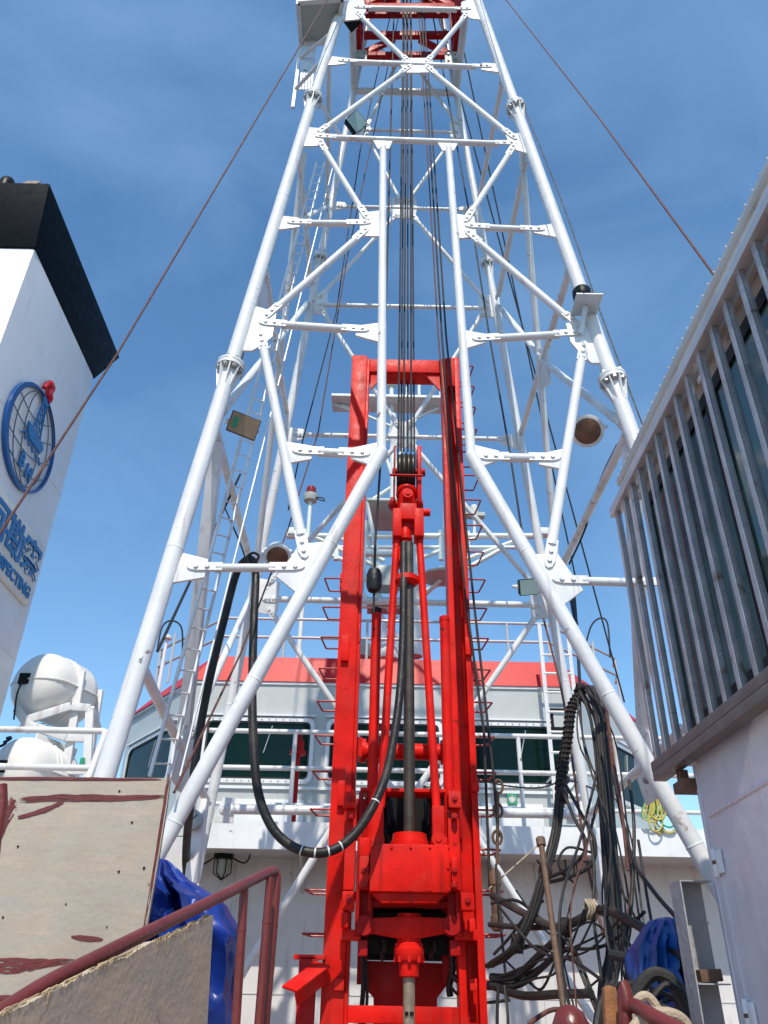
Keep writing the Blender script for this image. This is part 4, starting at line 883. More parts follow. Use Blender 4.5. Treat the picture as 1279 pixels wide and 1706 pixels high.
# sign board with characters
zc0 = 4.05+EYE; yE = 9.11
SB = MB().box((XF+.002,y0f+.05,zc0),(XF+.05,yE,zc0+.86)).build('sign_board', 'cream', FU, bevel=.004)
text('PROSPECTING', .20, (XF+.052, yE-1.36, zc0+.075), SB, 'lettering', 'teal', off=.006)
for i, ch in enumerate('河勘察'):
    text(ch, .50, (XF+.052, yE-1.53+i*.50, zc0+.36), SB, 'character', 'teal', off=.012, sx=1.05)

# ------------------------------------------------------------------ life rafts and cradle
def raft(px, py, Y, r, L_, axis, label, mark=None):
    c = atY(px,py,Y); ax = V(axis).normalized(); t = thing('life_raft', label, 'life raft', tuple(c-V((0,0,r))), 'life raft canisters in the cradle')
    up = V((0,0,1)); s = ax.cross(up).normalized(); uu = s.cross(ax).normalized()
    prof = [(.22,-.46),(.5,-.40),(.72,-.29),(.88,-.14),(.97,.04),(1,.22)]
    pr = [(a*r, b*r) for a, b in prof]+[(r, L_-.16*r)]+[(a*r, L_-b*r) for a, b in reversed(prof[:-1])]
    n = 36
    for nm, lo, hi, sc in (('upper_shell', 0, math.pi, 1.0), ('lower_shell', math.pi, 2*math.pi, .985)):
        mb = MB(); vs = []; k = n//2
        for rr, h in pr:
            for i in range(k+1):
                a = lo+(hi-lo)*i/k; vs.append(c + ax*h + s*math.cos(a)*rr*sc + uu*math.sin(a)*rr*sc*(1.0 if nm[0]=='u' else .93))
        fs = [(j*(k+1)+i, j*(k+1)+i+1, (j+1)*(k+1)+i+1, (j+1)*(k+1)+i) for j in range(len(pr)-1) for i in range(k)]
        fs += [tuple(range(k+1)), tuple(range((len(pr)-1)*(k+1), len(pr)*(k+1)))]
        mb.add(vs, fs); mb.build(nm, 'raft', t)
    mb = MB(); path = [c+ax*h+s*(rr*1.01) for rr,h in pr]+[c+ax*h-s*(rr*1.01) for rr,h in reversed(pr)]; path.append(path[0])
    mb.tube(path, .014, 6); mb.build('seam_flange', 'raft', t)
    for h in (.25, L_-.3):
        mb = MB(); mb.tube([c+ax*h+s*math.cos(a)*r*1.012+uu*math.sin(a)*r*1.012 for a in [math.pi*2*i/24 for i in range(25)]], .008, 5); mb.build('strap', 'raft', t)
    q = c-ax*.47*r; mb = MB(); mb.box(tuple(q+V((-.07,-.03,-.07))), tuple(q+V((.07,.03,.07)))); mb.build('latch', 'black_flat', t)
    mb = MB(); mb.tube(smooth([q-ax*.03+V((0,0,-.05)), q-ax*.06+V((0,0,-.5*r)), q-ax*.02+V((.01,0,-1.2*r))],4), .012, 6); mb.build('painter_line', 'rope', t)
    if mark:
        cu = bpy.data.curves.new('raft_number','FONT'); cu.body = mark; cu.size = .3; cu.extrude = .012; o = bpy.data.objects.new('raft_number',cu); COL.objects.link(o)
        dg = bpy.context.evaluated_depsgraph_get(); me = bpy.data.meshes.new_from_object(o.evaluated_get(dg)); bpy.data.objects.remove(o); bpy.data.curves.remove(cu)
        nn = (-ax*.75+uu*.6).normalized(); u2 = (uu - nn*uu.dot(nn)).normalized(); r2 = u2.cross(nn); og = c-ax*.30*r+uu*.60*r-r2*.28
        for v in me.vertices: v.co = og + r2*v.co.x + u2*v.co.y + nn*(v.co.z+.02) - WL[t.name]
        me.materials.clear(); me.materials.append(M['black_flat']); ob = bpy.data.objects.new('raft_number', me); COL.objects.link(ob); ob.parent = t
    return c
raft(62,1140,9.9,.44,.62,(.42,.9,-.02),'large white life raft canister in the upper cradle at left')
raft(24,1284,9.7,.42,.62,(.42,.9,-.02),'white life raft canister marked 3 in the lower cradle','3')
CRD = thing('raft_cradle', 'white steel cradle of posts and channels holding the life rafts', 'cradle', tuple(atY(120,1300,10.14)-V((0,0,.8))))
for a, b, Y in (((136,1118),(92,1400),9.98),((166,1150),(128,1400),10.53),((150,1180),(140,1400),9.98)):
    mb = MB(); mb.bar(atY(*a,Y), atY(*b,Y), .10, .07, V((0,1,0))); mb.build('cradle_post', 'white', CRD, bevel=.008)
for a, b, Y0_, Y1_ in (((28,1180),(52,1218),9.74,9.74),((36,1202),(118,1176),9.74,9.90),((36,1204),(110,1228),9.74,9.90),((118,1177),(150,1180),9.90,9.98),((105,1228),(140,1230),9.90,9.98),((60,1228),(125,1255),9.74,10.22),((94,1283),(148,1284),9.90,9.98),((152,1182),(164,1215),9.98,10.53)):
    mb = MB(); mb.bar(atY(*a,Y0_), atY(*b,Y1_), .06, .10); mb.build('cradle_beam', 'white', CRD, bevel=.008)
mb = MB(); pbox(mb, 133, 1262, 140, 1274, 9.90, .02); mb.build('green_tag', 'green', CRD)
for x, Y in ((92,9.98),(128,10.53),(140,9.98)):
    p = atY(x,1398,Y); MB().bar(p, V((p.x,p.y,2.9)), .10, .07, V((0,1,0))).build('cradle_foot', 'white', CRD)
for lo, hi in (((-8,9.36,0),(-3.3,13.5,2.9)),((-4.44,8.2,0),(-3.3,9.355,2.9))):
    structure(MB().box(lo, hi).build('raft_deck', 'lowall'))
# white railing at left
RL = thing('side_railing', 'white pipe railing left of the derrick leg in front of the life rafts', 'railing', tuple(atY(90,1300,8.8)-V((0,0,1.0))))
for y in (1218,1280):
    mb = MB(); a, b = atY(-200,y-7,8.8), atY(172,y,8.8); mb.tube([a,b]+([] if y>1250 else [b+V((.06,.03,-.02))]), .035, 12); mb.build('rail', 'white', RL)
mb = MB(); a = atY(176,1219,8.8); mb.tube([a, atY(146,1300,8.3), atY(120,1420,8.0)], .035, 12); mb.build('corner_post', 'white', RL)
mb = MB(); mb.tube([a+V((-.04,.1,0)), a+V((-.12,.1,-1.3))], .03, 10); mb.build('post', 'white', RL)
mb = MB(); a = atY(-60,1216,8.8); mb.tube([a, a-V((0,0,1.3))], .03, 10); mb.build('post', 'white', RL)

# ------------------------------------------------------------------ grille cabin at right
XG = 1.5
CB = thing('steel_cabin', 'grey painted steel cabin with barred windows at the right edge', 'cabin', (2.4, 2.4, 0))
zg1, zg0 = atX(1022,862,XG).z, atX(1097,1280,XG).z; yg1 = 4.37; yg0 = .8
XW = 1.585; ycor = atX(1150,1265,XW).y
mb = MB(); mb.box((XW,.4,0),(XW+2.2,ycor,zg0-.02)); mb.build('lower_wall', 'greyw', CB, bevel=.006)
mb = MB(); mb.box((XG+.085,.4,zg0-.018),(XW+2.2,yg1-.34,zg1-.002)); mb.build('upper_wall', 'rustwall', CB)
# window panes with dark frames behind the bars
zwa, zwb = zg0+.08, zg1-.13
yy = yg1-.40
while yy > yg0+.2:
    y_b = yy-1.02
    wn = MB().frame([(XG+.082,yy,zwa),(XG+.082,y_b,zwa),(XG+.082,y_b,zwb),(XG+.082,yy,zwb)],[(XG+.082,yy-.05,zwa+.06),(XG+.082,y_b+.05,zwa+.06),(XG+.082,y_b+.05,zwb-.07),(XG+.082,yy-.05,zwb-.07)],(.05,0,0)).build('window', 'black_flat', CB)
    MB().box((XG+.07,y_b+.052,zwa+.062),(XG+.078,yy-.052,zwb-.072)).build('pane', 'glasst', wn)
    yy -= 1.03
# roof slab, galvanised top channel and bottom angle
mb = MB(); mb.box((XG+.06,.3,zg1+.002),(XW+2.3,yg1-.2,zg1+.04)); mb.build('roof', 'greyt', CB)
mb = MB(); mb.box((XG-.02,.3,zg1),(XG+.045,yg1+.03,zg1+.065)); mb.build('top_channel', 'galv', CB, bevel=.005)
mb = MB(); mb.box((XG-.01,yg0,zg0-.05),(XG+.06,yg1+.02,zg0)); mb.box((XG-.012,yg0,zg0),(XG-.004,yg1+.02,zg0+.05)); mb.build('bottom_angle', 'oldsteel', CB, bevel=.004)
nb = 0; y = yg1-.01
while y > yg0:
    mb = MB(); dx, dy_ = random.uniform(-.003,.003), random.uniform(-.006,.006); mb.hexa([(XG,y-.038,zg0),(XG+.008,y-.038,zg0),(XG+.008,y,zg0),(XG,y,zg0),(XG+dx,y-.038+dy_,zg1),(XG+.008+dx,y-.038+dy_,zg1),(XG+.008+dx,y+dy_,zg1),(XG+dx,y+dy_,zg1)]); mb.hexa([(XG+.0085,y-.038,zg0),(XG+.032,y-.038,zg0),(XG+.032,y-.030,zg0),(XG+.0085,y-.030,zg0),(XG+.0085+dx,y-.038+dy_,zg1),(XG+.032+dx,y-.038+dy_,zg1),(XG+.032+dx,y-.030+dy_,zg1),(XG+.0085+dx,y-.030+dy_,zg1)]); mb.build('window_bar', 'steel', CB, bevel=.002); y -= .166
for yb in (yg1-.35, yg1-1.4, yg1-2.4):
    mb = MB(); mb.box((XG+.05,yb-.03,zg0-.05),(XW+.2,yb+.03,zg0-.022)); mb.build('bar_bracket', 'white2', CB, bevel=.004)
    mb = MB(); mb.box((XG+.05,yb-.03,zg1-.06),(XW+.2,yb+.03,zg1-.03)); mb.build('bar_bracket', 'white2', CB, bevel=.004)
mb = MB(); p = atX(1125,1300,XG+.02); mb.box((p.x,p.y-.1,p.z-.06),(p.x+.4,p.y+.05,p.z-.01)); mb.box((p.x+.02,p.y-.03,p.z-.02),(p.x+.06,p.y+.03,zg0-.05)); mb.build('rusty_bracket', 'rustpipe', CB)
# weld bead, door seam, hinges
mb = MB(); a, b = atX(1181,1359,XW-.002), atX(1330,1272,XW-.002); mb.tube([lerp(a,b,i/40)+V((0,0,.003*math.sin(i*2.1))) for i in range(41)], .010, 8); mb.build('weld_bead', 'greyw', CB)
mb = MB(); a, b = atX(1203,1462,XW), atX(1254,1720,XW); mb.bar(a,b,.012,.014,V((1,0,0))); mb.build('door_seam', 'greyw', CB)
for yk in ((1196,1437),(1250,1692)):
    p = atX(*yk,XW); hg = MB().cyl(p+V((-.012,0,-.06)), p+V((-.012,0,.06)), .014, n=12).box((XW-.018,p.y-.07,p.z-.05),(XW-.002,p.y-.018,p.z+.05)).box((XW-.014,p.y+.016,p.z-.045),(XW-.002,p.y+.05,p.z+.045)).build('door_hinge', 'white2', CB, bevel=.003)
    MB().cyl(p+V((-.012,0,-.008)), p+V((-.012,0,.008)), .0155, n=12).build('hinge_washer', 'rustpipe', hg)
mb = MB(); a = atX(1158,1310,XW); mb.tube([(XW-.003,ycor-.05,1.0),(XW-.003,ycor-.05,zg0-.1)], .006, 6); mb.build('weld_bead', 'greyw', CB)
# steel channel locker standing at the cabin corner
LK = thing('steel_locker', 'open grey steel channel with a shelf standing at the cabin corner', 'locker', (XW-.12, ycor+.1, 0))
zlk = atX(1160,1462,XW-.1).z; Yk = ycor+.02
xk0 = atY(1136,1480,Yk).x; xk1 = XW
mb = MB(); mb.box((xk0,Yk+.14,0),(xk1,Yk+.148,zlk)); mb.build('back_sheet', 'ridge', LK)
mb = MB(); mb.box((xk0-.006,Yk,0),(xk0,Yk+.148,zlk)); mb.build('side_sheet', 'ridge', LK)
mb = MB(); mb.box((xk0,Yk+.002,zlk-.006),(xk1,Yk+.138,zlk)); mb.build('top_sheet', 'ridge', LK)
zs_ = atY(1190,1638,Yk).z; mb = MB(); mb.box((xk0,Yk-.01,zs_-.006),(xk1,Yk+.138,zs_)); mb.build('shelf', 'ridge', LK)
o = MB().bar((xk0+.03,Yk+.06,zs_+.028),(xk1-.01,Yk+.07,zs_+.034),.05,.05).build('wood_block', 'rustpipe', bevel=.006); tag(o, 'small dirty wood block lying on the locker shelf', 'wood block')
# cable tray on the roof
TR = thing('cable_tray', 'long beige cable tray with white wire rungs along the cabin roof', 'cable tray', (XG, 2.5, zg1+.07))
zt2 = zg1+.115
mb = MB(); mb.box((XG-.010,.3,zt2),(XG+.010,4.2,zt2+.055)); mb.build('tray_side', 'greyt', TR, bevel=.003)
y = 4.15
while y > .9:
    MB().tube([(XG+.012,y,zg1+.064),(XG+.013,y,zt2+.02),(XG-.002,y,zt2+.058),(XG-.014,y,zt2+.062)], .0035, 6).build('tray_rung', 'white', TR); y -= .072
for y in (4.1,3.1,2.1):
    MB().box((XG+.012,y-.012,zg1+.064),(XG+.024,y+.012,zt2+.05)).build('tray_leg', 'greyt', TR)
MB().tube([(XG+.0125,.9,zt2-.025),(XG+.0125,4.16,zt2-.025)], .0035, 6).build('tray_wire', 'white', TR)

# ------------------------------------------------------------------ hose and cable bundles at right
def bundle(name, label, pts, r, n=5, spread=.03, m='cable', wrap=None):
    P = smooth([atY(x,y,Y) for x,y,Y in pts], 6); t = thing(name, label, 'hose bundle', tuple(P[-1]))
    for i in range(n):
        a = 2*math.pi*i/n; ph = random.random()*6
        Q = [p + V((math.cos(a+j*.05)*spread, math.sin(a+j*.05)*spread, .006*math.sin(j*.7+ph))) for j, p in enumerate(P)]
        MB().tube(Q, r*random.uniform(.8,1.15), 8).build('hose', m, t)
    if wrap:
        s, e = wrap; mb = MB(); hel = []
        for j in range(int(s*len(P)), int(e*len(P))-1):
            d = (P[j+1]-P[j]).normalized(); a = d.orthogonal().normalized(); b = d.cross(a)
            for k in range(10):
                ang = 2*math.pi*k/10; hel.append(lerp(P[j],P[j+1],k/10)+(a*math.cos(ang)+b*math.sin(ang))*(spread+r*1.05))
        mb.tube(hel, .011, 5); mb.build('rope_wrap', 'rope', t)
    return t, P
bundle('hose_bundle','rope-wrapped bundle of black hoses drooping left from its hanging point',[(970,1152,7.0),(952,1180,7.0),(945,1230,7.0),(937,1280,7.0),(932,1330,6.9),(925,1390,6.9),(908,1450,6.8),(885,1525,6.8),(855,1580,6.9),(815,1610,7.2)],.013,8,.030,wrap=(.05,.45))
bundle('hose_bundle','bundle of straight black hoses falling from the hanging point to the deck',[(966,1150,7.0),(985,1148,6.9),(1000,1185,6.8),(1006,1260,6.7),(1012,1370,6.6),(1020,1480,6.5),(1024,1580,6.4),(1012,1640,6.3),(1005,1760,6.2)],.0125,13,.052)
singles = [
 ([(966,1152,6.9),(984,1200,6.8),(996,1300,6.7),(1004,1420,6.6),(1012,1560,6.4),(1006,1720,6.2)],.014,'thin black hose on the inner left of the hanging hoses'),
 ([(975,1150,6.9),(1008,1190,6.6),(1022,1290,6.4),(1050,1420,6.0),(1085,1480,5.6),(1128,1530,5.2)],.014,'black cable swinging from the hanging hoses out to the blue tarpaulin'),
 ([(1010,1180,6.5),(1022,1290,6.4),(1042,1400,6.2),(1052,1470,6.0),(1040,1560,5.9),(1025,1640,5.8)],.012,'brown cable beside the outer hanging hoses'),
 ([(935,1310,6.7),(955,1360,6.6),(975,1400,6.5),(970,1425,6.5),(940,1450,6.6),(905,1465,6.8)],.014,'black cable bight curling under the wrapped bundle'),
 ([(938,1300,6.7),(965,1350,6.6),(990,1400,6.5),(985,1440,6.5),(950,1460,6.6),(905,1472,6.8)],.014,'outer black cable bight beneath the wrapped bundle'),
 ([(820,1492,7.4),(870,1520,7.0),(925,1545,6.6),(960,1535,6.4),(1000,1515,6.2),(1060,1540,5.6),(1110,1575,5.2),(1150,1600,4.9)],.030,'thick black hose arching right across to the steel locker'),
 ([(815,1540,7.4),(880,1545,7.0),(940,1540,6.5),(985,1520,6.3),(1012,1530,6.2),(1018,1600,6.1),(1000,1700,6.0)],.022,'black hose tied to the arch and dropping to deck'),
 ([(818,1628,7.2),(860,1625,7.0),(905,1585,6.7),(935,1558,6.5)],.030,'lower black hose rising left to the tied joint'),
 ([(818,1640,7.2),(865,1640,7.0),(915,1600,6.7),(940,1566,6.5)],.024,'lowest black hose rising left to the tied joint'),
 ([(815,1640,7.3),(870,1658,6.9),(930,1656,6.5),(985,1655,6.2)],.030,'taped black hose lying level near the deck'),
 ([(945,1565,6.5),(965,1600,6.4),(985,1650,6.3),(1005,1700,6.1)],.012,'thin cable pair falling from the tied joint'),
 ([(1018,1590,5.6),(1075,1600,5.4),(1120,1602,5.2),(1155,1615,4.9)],.030,'dark taped hose running level to the locker'),
 ([(1022,1640,5.6),(1000,1680,5.5),(990,1760,5.4)],.030,'short thick hose bending down under the hanging hoses'),
 ([(1050,1700,4.6),(1062,1650,4.6),(1090,1622,4.6),(1125,1640,4.6),(1150,1690,4.6),(1158,1760,4.6)],.034,'thick black hose coil standing in front of the blue tarpaulin'),
 ([(1045,1720,4.3),(1058,1672,4.3),(1078,1660,4.3),(1098,1690,4.3),(1104,1750,4.3)],.022,'pale dusty hose coil before the tarpaulin'),
 ([(880,1706,5.6),(920,1682,5.6),(960,1690,5.5),(990,1720,5.4)],.014,'rust coloured cable looping near the bottom edge'),
 ([(1063,1400,6.0),(1090,1560,5.4),(1130,1680,4.8)],.010,'thin grey line slanting down over the blue tarpaulin'),
 ([(815,1480,7.6),(860,1440,8.6),(905,1400,9.4)],.008,'thin pale line from the mast foot to the walkway'),
 ([(955,975,8.6),(960,1040,8.0),(966,1150,7.0)],.016,'short black rope that holds up the hanging hoses'),
 ([(905,1030,8.2),(935,1150,7.8),(952,1260,7.4),(975,1420,7.0),(1005,1560,6.6)],.012,'brown rope descending from the right gusset past the ladder'),
 ([(1005,1150,6.3),(1012,1195,6.3),(1022,1270,6.2),(1034,1340,6.1),(1046,1450,6.0)],.012,'rusty chain-like rope with a hook outside the hanging hoses'),
]
for pts, r, lab in singles:
    o = MB().tube(smooth([atY(x,y,Y) for x,y,Y in pts], 7), r, 9).build('hose' if r>.02 else 'cable', 'rope2' if ('rust' in lab or 'brown' in lab) else ('manila' if 'pale' in lab else 'cable'))
    tag(o, lab, 'hose' if r > .02 else 'cable')
extra = [
 ([(818,1505,7.3),(860,1500,7.1),(900,1530,6.8),(925,1545,6.6)],.013,'thin upper cable from the mast foot to the tied joint'),
 ([(822,1590,7.2),(850,1560,7.1),(880,1520,6.9),(905,1500,6.8)],.012,'thin cable slanting up left of the rusty bar'),
 ([(985,1400,6.5),(990,1460,6.4),(988,1520,6.3),(998,1600,6.2),(1010,1690,6.0)],.012,'thin cable dropping straight through the rope tie'),
 ([(930,1550,6.5),(950,1580,6.4),(975,1640,6.3),(1000,1705,6.1),(1010,1760,6.0)],.012,'thin black cable falling right from the tied joint to deck'),
 ([(1048,1300,6.2),(1056,1380,6.0),(1052,1500,5.9),(1042,1580,5.8),(1050,1700,5.6)],.013,'black cable hanging straight outside all other hoses'),
 ([(1040,1560,5.7),(1060,1600,5.5),(1050,1650,5.3),(1070,1700,5.1)],.011,'short kinked cable at the edge of the blue tarpaulin'),
 ([(830,1640,7.0),(828,1700,7.0),(832,1780,7.0)],.013,'short cable hanging below the taped hose, nearest the mast'),
 ([(840,1642,7.0),(846,1700,6.9),(842,1780,6.9)],.011,'short cable hanging below the taped hose, farther from the mast'),
 ([(1088,1660,4.5),(1110,1640,4.5),(1140,1660,4.5),(1150,1720,4.5)],.016,'inner thin hose loop within the thick black coil'),
 ([(1060,1700,4.4),(1095,1680,4.4),(1120,1690,4.35),(1130,1740,4.3)],.020,'black hose loop low in front of the pale coil'),
 ([(955,1470,6.7),(930,1440,6.7),(945,1412,6.7),(985,1420,6.6)],.010,'thin loose wire curl by the caged lamp on the right'),
]
for pts, r, lab in extra:
    o = MB().tube(smooth([atY(x,y,Y) for x,y,Y in pts], 7), r, 8).build('cable', 'cable'); tag(o, lab, 'cable')
tg = thing('cable_tangle', 'loose tangle of many thin black cables around the hanging hoses at right', 'cables', tuple(atY(1000,1800,6.2)))
rt = random.Random(21)
for i in range(10):
    xe = 940+rt.random()*150; x1 = 966+rt.uniform(-12,55); Yb = 6.9-rt.random()*1.2
    pts = [(966+rt.uniform(-6,8),1150+rt.uniform(0,14),6.95),(x1+rt.uniform(-8,14),1240+rt.uniform(-20,20),6.85),((x1+xe)/2+rt.uniform(-22,22),1390+rt.uniform(-30,30),(6.9+Yb)/2),(xe+rt.uniform(-25,25),1530+rt.uniform(-30,30),Yb),(xe+rt.uniform(-30,30),1640,Yb-.1),(xe+rt.uniform(-40,40),1790,Yb-.2)]
    MB().tube(smooth([atY(*p) for p in pts],6), rt.uniform(.006,.011), 7).build('cable', 'cable' if i%8 else 'rope2', tg)
for i in range(9):
    x0 = 822+rt.random()*60; y0 = 1480+rt.random()*170; x2 = 960+rt.random()*120; y2 = 1500+rt.random()*190; Ya, Yb = 7.1, 6.3-rt.random()*.8
    pts = [(x0,y0,Ya),(x0*.65+x2*.35,(y0+y2)/2+rt.uniform(5,60),Ya*.6+Yb*.4),(x0*.3+x2*.7,(y0+y2)/2+rt.uniform(-30,50),Ya*.3+Yb*.7),(x2,y2,Yb)]
    MB().tube(smooth([atY(*p) for p in pts],7), rt.uniform(.006,.012), 7).build('cable', 'cable', tg)
for i in range(9):
    cx_, cy_ = 1035+rt.random()*110, 1640+rt.random()*60; R1, R2 = rt.uniform(18,45), rt.uniform(14,36); Yc_ = rt.uniform(4.3,4.9); a0 = rt.random()*6
    MB().tube([atY(cx_+math.cos(a0+t*.42)*R1, cy_+math.sin(a0+t*.42)*R2, Yc_+.01*t) for t in range(17)], rt.uniform(.008,.014), 7).build('cable_loop', 'cable', tg)
# ties on the arch
o = thing('rope_tie', 'knotted rope ties binding the arched hoses together', 'rope', tuple(atY(985,1515,6.3)))
for x, y, Y in ((984,1515,6.28),(940,1545,6.5),(935,1325,6.9),(908,1452,6.8),(862,1572,6.9),(967,1150,7.0)):
    c = atY(x,y,Y)
    for k in range(4):
        mb = MB(); a0 = random.random()*3; mb.tube([c+V((.02*(k-1.5)+.008*math.sin(t*3),math.sin(t)*.062,math.cos(t)*.062)) for t in [a0+2*math.pi*i/14 for i in range(15)]], .010, 6); mb.build('loop', 'manila' if x==984 else 'rope', o)
# shackles on the right rail rope
sh = thing('shackle_string', 'string of rusty shackles and turnbuckle hanging beside the right mast rail', 'shackle', tuple(atY(828,1550,YM-.3)))
for i, (x, y, l) in enumerate(((830,1310,.0),(829,1350,.0),(828,1395,0))):
    c = atY(x,y,YM-.3); mb = MB(); mb.tube([c+V((math.sin(t)*.04,0,math.cos(t)*.06)) for t in [2*math.pi*k/12 for k in range(13)]], .014, 7); mb.build('shackle', 'rustpipe', sh)
a, b = atY(829,1320,YM-.3), atY(828,1440,YM-.3); mb = MB(); mb.tube([a,b], .016, 8); mb.build('link_rod', 'rustpipe', sh)
a, b = atY(826,1440,YM-.3), atY(829,1552,YM-.3); mb = MB(); mb.lathe(b,(0,0,1),[(.03,0),(.055,.02),(.055,.12),(.045,.13),(.045,.36),(.055,.37),(.055,.46),(.03,.5)],14); mb.build('turnbuckle', 'rustpipe', sh)
rope([atY(826,1440,YM-.35), atY(836,1560,YM-.5), atY(846,1668,YM-.6)], .012, 'thin green-grey line dangling beside the mast foot', m='cable')
# yellow rope coil at the walkway rail
yc_ = thing('yellow_rope_coil', 'yellow and green rope coil hanging on the walkway rail at right', 'rope coil', tuple(atY(1098,1378,12.9)))
for i in range(12):
    a = atY(1088+random.uniform(-3,3),1312,12.9); w_ = random.uniform(.08,.24); h_ = random.uniform(.45,.72); yo = random.uniform(-.08,.08); tw = random.uniform(-.2,.3)
    mb = MB(); mb.tube([a+V((math.sin(t)*w_*(1-math.cos(t))*.5+tw*(1-math.cos(t))*.5, yo, -h_*(1-math.cos(t))*.5)) for t in [2*math.pi*k/20 for k in range(21)]], .014, 6); mb.build('loop', 'yellow' if i%4 else 'green', yc_)
# ------------------------------------------------------------------ things at the bottom right
BT = thing('tarpaulin_heap', 'worn blue tarpaulin heap beside the steel locker', 'tarpaulin', tuple(atY(1110,1760,5.5)))
def tarp(rows, Y, dep, parent, m, seed, amp=.05, n=84):
    mb = MB(); vs = []; rr = []
    for (y0,a0,b0),(y1,a1,b1) in zip(rows, rows[1:]):
        for k in range(8): t = k/8; rr.append((y0+(y1-y0)*t, a0+(a1-a0)*t, b0+(b1-b0)*t))
    rr.append(rows[-1])
    for y, xa_, xb_ in rr:
        A, B_ = atY(xa_,y,Y), atY(xb_,y,Y); c = lerp(A,B_,.5); h = (B_.x-A.x)/2
        for i in range(n):
            t = 2*math.pi*i/n; e = V((math.cos(t), math.sin(t), 0)); p = c + V((e.x*h, e.y*min(dep, h*1.2+.03), 0))
            q = V((e.x*1.1+seed, e.y*1.1+(c.z*.9)*.6, c.z*1.3-e.x*.8))
            f = (.35-abs(noise.noise(q*1.7)))*amp*1.7 - abs(noise.noise(q*3.0+V((5,0,0))))*amp*.7 + abs(noise.noise(V((t*2.2+c.z*1.5,seed,c.z*1.0))))*amp*1.2 - abs(noise.noise(q*6))*amp*.16 - abs(noise.noise(q*11))*amp*.07
            f *= min(1, h*4); p += V((e.x*f*.45, e.y*f*1.7, 0)); vs.append(p)
    vs += [V((p.x,p.y,.01)) for p in vs[-n:]]
    k = len(rr)+1; fs = [(j*n+i, j*n+(i+1)%n, (j+1)*n+(i+1)%n, (j+1)*n+i) for j in range(k-1) for i in range(n)]
    fs.append(tuple(range(n)))
    mb.add(vs, fs); return mb.build('sheet', m, parent, sharp=60)
tarp([(1529,1098,1112),(1534,1085,1128),(1552,1072,1140),(1580,1060,1150),(1612,1058,1160),(1650,1056,1168),(1706,1036,1175),(1780,1020,1185)], 5.3, .35, BT, 'tarp2', 3.1, .12)
PP = thing('rusty_bar', 'long rusty steel bar leaning upright in front of the hoses', 'steel bar', tuple(atY(948,1740,4.6)))
a, b = atY(947,1740,4.6), atY(901,1404,5.0); MB().tube([a,b],.017,14).build('shaft','rustpipe',PP)
d = (b-a).normalized(); MB().cyl(b-d*.02,b+d*.03,.028,n=6).build('head','rustpipe',PP)
o = MB().prism([atY(x,y,4.1) for x,y in ((1004,1646),(1012,1641),(1024,1645),(1030,1720),(1080,2600),(1040,2600))],(0,.05,0)).build('timber_plank','timber',bevel=.004); tag(o,'short orange timber plank standing on end at the bottom edge','plank')
DR = thing('oxide_drum', 'red-brown rounded drum end at the bottom edge', 'drum', tuple(atY(955,1760,4.4)))
p = atY(953,1735,4.4); MB().lathe(p,(0,0,1),[(.09,-1.38),(.09,.02),(.085,.07),(.065,.115),(.03,.14),(.006,.147)],24).build('shell','brown',DR)
MB().lathe(p,(0,0,1),[(.092,-.03),(.098,-.02),(.098,.0),(.092,.01)],24).build('rim_band','brown',DR)
HP = thing('bent_brown_pipe', 'bent red-brown pipe rail at the bottom right', 'pipe rail', tuple(atY(1045,1760,4.0)))
MB().tube(smooth([atY(1110,2600,4.0),atY(1042,1700,4.0),atY(1047,1680,3.98),atY(1058,1676,3.95),atY(1090,1694,3.8),atY(1130,1715,3.7),atY(1170,1735,3.6)],5),.030,14).build('pipe','brown',HP)
o = MB().tube(smooth([atY(1050,1720,3.9),(atY(1075,1694,3.9)),atY(1110,1688,3.9),atY(1140,1702,3.9),atY(1150,1740,3.9)],6),.024,10).build('rope_coil','manila'); tag(o,'pale fibre rope coil lying by the bent brown pipe','rope')
# cage lamp under the walkway
for px, lab in ((945,'right'),(372,'left')):
    c = atY(px,1432,13.8); cl_ = thing('cage_lamp', f'dark caged lamp under the walkway on the {lab}', 'lamp', tuple(c), 'caged lamps under the walkway')
    MB().lathe(c+V((0,0,.12)),(0,0,-1),[(.1,0),(.16,.02),(.16,.1),(.13,.12)],16).build('base','black_flat',cl_)
    MB().lathe(c,(0,0,-1),[(.11,0),(.12,.05),(.10,.2),(.04,.26)],16).build('globe','underside',cl_)
    for i in range(6):
        t = i*math.pi/3; e = V((math.cos(t),math.sin(t),0)); MB().tube([c+e*.14,c+e*.14-V((0,0,.2)),c-V((0,0,.3))],.010,5).build('cage_wire','black_flat',cl_)
    MB().tube(smooth([c+V((.1,-.05,.05)),c+V((.35,-.05,-.05)),c+V((.42,-.05,.1)),c+V((.2,-.05,.2))],5),.014,6).build('cable_tail','cable',cl_)
    MB().tube(smooth([c+V((-.1,-.05,.05)),c+V((-.4,-.05,-.12)),c+V((-.5,-.05,.05)),c+V((-.2,-.05,.16))],5),.014,6).build('cable_tail','cable',cl_)

